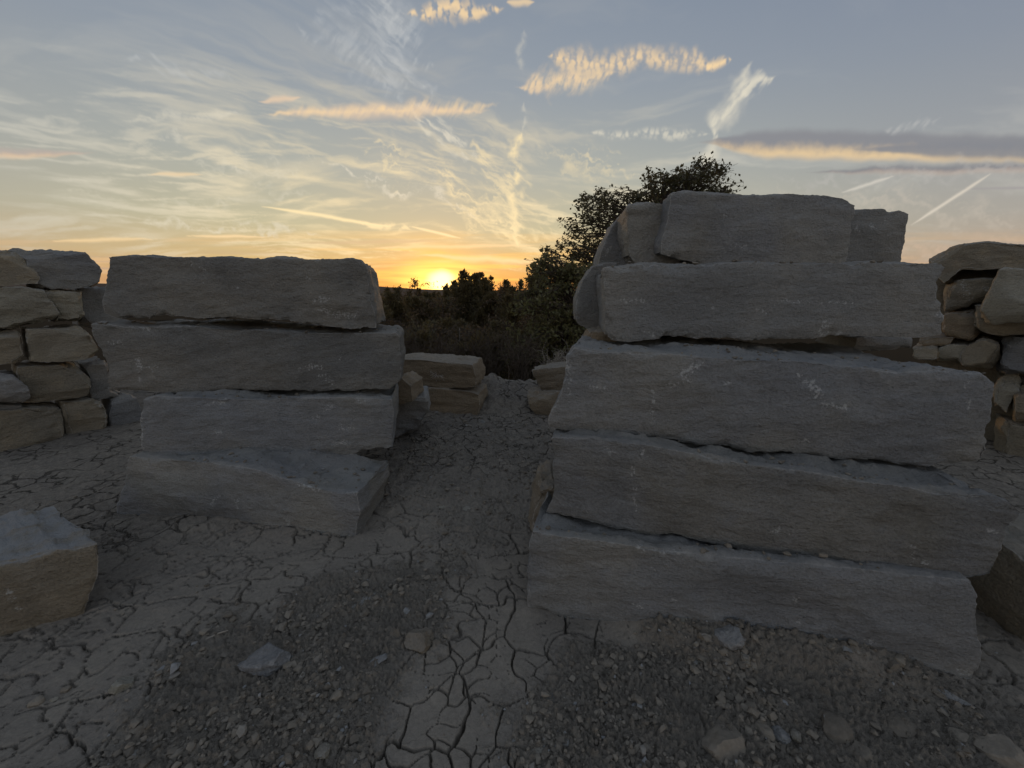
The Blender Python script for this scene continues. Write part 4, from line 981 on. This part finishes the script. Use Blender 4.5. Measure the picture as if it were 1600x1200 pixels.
def lobe(rs, cx, cy, rx, ry, n, Y, dY, r):
    """n spray centres inside an ellipse of the picture, spread in depth round Y"""
    out = []
    for _ in range(n):
        a = rs.uniform(0, 6.283); q = rs.rand() ** .5
        p = at(cx + rx * q * math.cos(a), cy + ry * q * math.sin(a), Y + rs.uniform(-dY, dY)); out.append((*p, r * rs.uniform(.7, 1.25)))
    return out
rs = np.random.RandomState(11)
# oak standing behind the right stack
cl = fill(rs, [(1000, 300), (975, 298), (945, 288), (925, 300), (897, 314), (880, 338), (870, 372), (862, 388), (885, 405), (870, 440), (960, 450), (1010, 400)], 150, 9.3, .6, .20)
cl += fill(rs, [(998, 282), (1020, 266), (1060, 262), (1100, 252), (1145, 264), (1152, 282), (1164, 298), (1100, 320), (1000, 320)], 100, 9.6, .6, .20)
cl += fill(rs, [(845, 398), (860, 394), (872, 420), (860, 445), (838, 440)], 18, 9.0, .3, .16)
bx, by = at(1010, 600, 9.8)[:2]
tree('oak_tree', 'dark leafy tree rising behind the top of the right stack', 'tree', (bx, by, hz(bx, by) - .1), [at(1000, 470, 9.7), at(1010, 390, 9.6), at(1030, 320, 9.5)], cl, 120, .056, 'oak', 21, .13, None, 6)
# lower and denser tree left of it
cl = fill(rs, [(832, 405), (850, 398), (856, 425), (870, 430), (890, 412), (935, 420), (945, 610), (800, 610), (792, 540), (803, 505), (796, 478), (812, 458), (822, 470), (830, 445)], 230, 8.2, .7, .23)
cl += lobe(rs, 848, 408, 8, 22, 7, 8.2, .3, .13) + lobe(rs, 828, 445, 5, 22, 6, 8.2, .3, .12) + lobe(rs, 806, 470, 8, 14, 5, 8.2, .3, .13)
bx, by = at(885, 620, 8.5)[:2]
tree('broadleaf_tree', 'dense olive green tree between the sunlit trees and the right stack', 'tree', (bx, by, hz(bx, by) - .1), [at(885, 560, 8.4), at(890, 480, 8.3), at(895, 430, 8.3)], cl, 150, .055, 'bush', 22, .09)
def cedar(label, px, ytop, Y, wpx, seed, lean=0.0, dens=1.0, mat='cedar'):
    rs = np.random.RandomState(seed); tip = at(px, ytop, Y); b = np.array([tip[0] + lean, tip[1], hz(tip[0], tip[1]) - .1]); H = tip[2] - b[2]
    root = obj('cedar_tree', None, loc=b); tag(root, label, 'tree', 'cedars below the sun')
    tb = Tubes(); sp = path((0, 0, 0), tip - b, 9, .08, rs); tb.add(sp, np.linspace(.07, .008, 9), 7)
    R = wpx * 1.5 * Y / FPX / 2; pts = []; dr = []
    stems = [(sp, R, 1.0)]
    for _ in range(4):
        i = rs.randint(3, 7); a = rs.uniform(0, 6.283); f = rs.uniform(.5, .95)
        e = sp[i] + [math.cos(a) * R * .55 * f, math.sin(a) * R * .55 * f, (sp[-1][2] - sp[i][2]) * f]; q = path(sp[i], e, 9, .12, rs); tb.add(q, np.linspace(.02, .006, 9), 5); stems.append((q, R * .45, .30))
    for st, RR, frac in stems:
        for k in range(int(H * 46 * dens * frac)):
            t = 1 - rs.rand() ** 1.1 * .95; i = min(int(t * 8), 7); p = st[i] + (st[i + 1] - st[i]) * (t * 8 - i)
            a = rs.uniform(0, 6.283); L = RR * (1 - t) ** .7 * rs.uniform(.3, 1.25) + .05
            q = p + np.array([math.cos(a) * L, math.sin(a) * L, L * rs.uniform(.25, .9)])
            tb.add(path(p, q, 4, .2, rs), np.linspace(.010, .003, 4), 3)
            m = int(14 + 30 * L); f = (rs.rand(m) ** .7)[:, None]; pts.append(p + (q - p) * f + rs.normal(size=(m, 3)) * (.022 + .06 * L)); dr.append(np.tile((q - p) / max(np.linalg.norm(q - p), .01) + [0, 0, .5], (m, 1)))
    tb.build('trunk', M['bark'], root); V, Q = leaves(np.concatenate(pts), .040, rs, 2.4, np.concatenate(dr))
    obj('crown', mesh_np('crown', V, Q=Q, smooth=False), M[mat], root)
cedar('tallest pointed cedar just right of the sun', 724, 424, 13.0, 62, 1)
cedar('second pointed cedar right of the sun, slightly lower than the tallest', 742, 430, 14.5, 52, 2)
cedar('third pointed cedar right of the sun, beside a thin bare crowned tree', 757, 436, 12.5, 60, 3)
cedar('dark cedar with a sharp tip next to the left stack', 621, 450, 13.5, 80, 4)
for px_, yt, Y_, lb in [(697, 446, 14.5, 'cedar top touching the lower right edge of the sun'), (751, 428, 14.0, 'cedar spire right of the second pointed cedar'), (790, 440, 13.4, 'cedar spire left of the lone slim spire'),
                        (812, 440, 12.6, 'cedar spire nearest the dense green tree on its left'), (606, 452, 14.0, 'cedar top just clear of the left stack shoulder'), (655, 452, 14.6, 'cedar top left below the sun')]:
    cedar(lb, px_, yt, Y_, 56, int(px_) + 5)
cedar('slim cedar spire right beside the tallest cedar', 733, 433, 13.6, 40, 15)
cedar('slim cedar spire at the right end of the sunlit row', 768, 434, 13.2, 46, 16)
cedar('slim cedar spire between the sun and the tallest cedar', 710, 440, 13.8, 46, 17)
cedar('lone slim cedar spire against the dense green tree', 835, 420, 10.5, 36, 18)
cedar('low cedar right below the sun', 668, 459, 12.0, 85, 5)
cedar('low bushy cedar left of the dense green tree', 800, 450, 11.5, 80, 6)
cedar('short cedar filling the gap beside the left stack', 598, 480, 11.0, 80, 7)
cedar('small cedar in the dark middle of the thicket', 700, 500, 10.0, 95, 8)
cedar('small cedar in the dark right part of the thicket', 775, 505, 9.6, 90, 9)
for px_, yt, Y_, w_, lb in [(592, 456, 17, 70, 'farthest cedar beside the shoulder of the left stack'), (640, 456, 18, 70, 'far cedar left of the sun under the ridge line'), (684, 458, 19, 70, 'far cedar straight under the sun'),
                            (708, 452, 17, 60, 'far cedar between the sun and the tallest cedar'), (772, 456, 16, 70, 'far cedar behind the thin open crowned tree'), (795, 450, 17, 60, 'far cedar showing left of the dense green tree')]:
    cedar(lb, px_, yt, Y_, w_, int(px_), dens=.8)
cedar('squat cedar behind the layered tan blocks', 650, 515, 9.0, 110, 10)
cedar('squat cedar straight behind the bank at the passage end', 735, 530, 8.6, 110, 12)
cedar('squat cedar behind the propped tan stone', 815, 520, 8.8, 100, 13)
cedar('broad cedar half hidden by the right shoulder of the left stack', 610, 520, 9.2, 110, 14)
def sapling(label, px, ytop, Y, wpx, seed, leafn=10, mat='russet', n=24, cat='tree', name='sapling', bark='dead'):
    rs = np.random.RandomState(seed); tip = at(px, ytop, Y); b = np.array([tip[0] + rs.uniform(-.1, .1), tip[1], hz(tip[0], tip[1]) - .05]); H = tip[2] - b[2]; R = wpx * Y / FPX / 2
    cl = [(tip[0] + rs.normal() * R * .5, tip[1] + rs.normal() * R * .5, tip[2] - rs.rand() ** 1.3 * H * .45 - .1, .22) for _ in range(n)]
    tree(name, label, cat, b, [b + (tip - b) * .5, b + (tip - b) * .75, tip - [0, 0, .15]], cl, leafn, .045, mat, seed, .03, None, 9, bark)
sapling('thin twiggy tree with a few leaves in front of the left side of the sun', 652, 434, 12.8, 45, 31)
sapling('thin open crowned tree at the right end of the sunlit thicket', 781, 438, 12.2, 55, 32)
sapling('slender russet tree in the middle of the thicket', 690, 462, 11.2, 70, 33, 26)
sapling('russet leafed tree beside the left stack in the thicket', 640, 490, 10.4, 80, 34, 30)
sapling('russet leafed tree in front of the low bushy cedar', 805, 492, 9.8, 70, 35, 30)
sapling('brown leafed sapling low behind the end of the passage', 745, 505, 9.2, 90, 36, 34)
sapling('brown leafed sapling above the layered tan blocks', 672, 505, 9.4, 90, 37, 34)
def brush(label, px, py, Y, wpx, hpx, n, seed, mat='dead', up=.9):
    rs = np.random.RandomState(seed); b = at(px, py, Y); b[2] = min(hz(b[0], b[1]), b[2]); k = Y / FPX
    root = obj('bare_shrub', None, loc=b); tag(root, label, 'shrub', 'leafless brush at the quarry edge')
    tb = Tubes(); H = (at(px, py - hpx, Y)[2] - b[2])
    for _ in range(n):
        a = rs.uniform(0, 6.283); s = np.array([math.cos(a), math.sin(a), 0]); L = wpx * k / 2 * rs.rand() ** .6
        q = path((rs.normal() * .08, rs.normal() * .08, 0), s * L + [0, 0, H * rs.uniform(.55, 1.0) * up], 7, .5, rs, .05); tb.add(q, np.linspace(.008, .002, 7), 3)
        for _ in range(4):
            i = rs.randint(2, 6); v = rs.normal(size=3); v[2] = abs(v[2]); tb.add(path(q[i], q[i] + v * H * .13, 4, .5, rs), np.linspace(.004, .0015, 4), 3)
    tb.build('stem', M[mat], root)
brush('leafless brown brush behind the layered tan blocks', 680, 575, 7.2, 120, 75, 60, 41)
brush('leafless brown brush in the dark middle behind the bank', 760, 600, 7.6, 110, 110, 70, 42)
brush('leafless brown brush left of the propped tan stone', 815, 600, 7.0, 90, 90, 60, 43)
brush('bleached bare twigs beside the lower left of the dense green tree', 868, 575, 6.8, 80, 50, 40, 44, 'pale_twig', .8)
brush('tall leafless brush close behind the left stack', 625, 570, 7.8, 90, 90, 50, 45)
rs = np.random.RandomState(77); t = Tubes(); b = at(714, 570, 9.2)
t.add(path((0, 0, -1.2), at(718, 512, 9.2) - b, 7, .15, rs), np.linspace(.022, .008, 7), 6)
o = obj('dead_sapling', None, loc=b); t.build('stem', M['pale_twig'], o); tag(o, 'pale bare stem standing upright in the dark thicket', 'tree')
t = Tubes(); p = ground(330, 1004); t.add(path((-.055, -.03, 0), (.055, .035, .012), 6, .3, rs), [.004, .005, .005, .0045, .004, .002], 6)
o = t.build('twig', M['pale_twig'], None); o.location = (p[0], p[1], hz(p[0], p[1]) + .012); tag(o, 'pale dry twig lying at the top of the left rubble', 'twig')
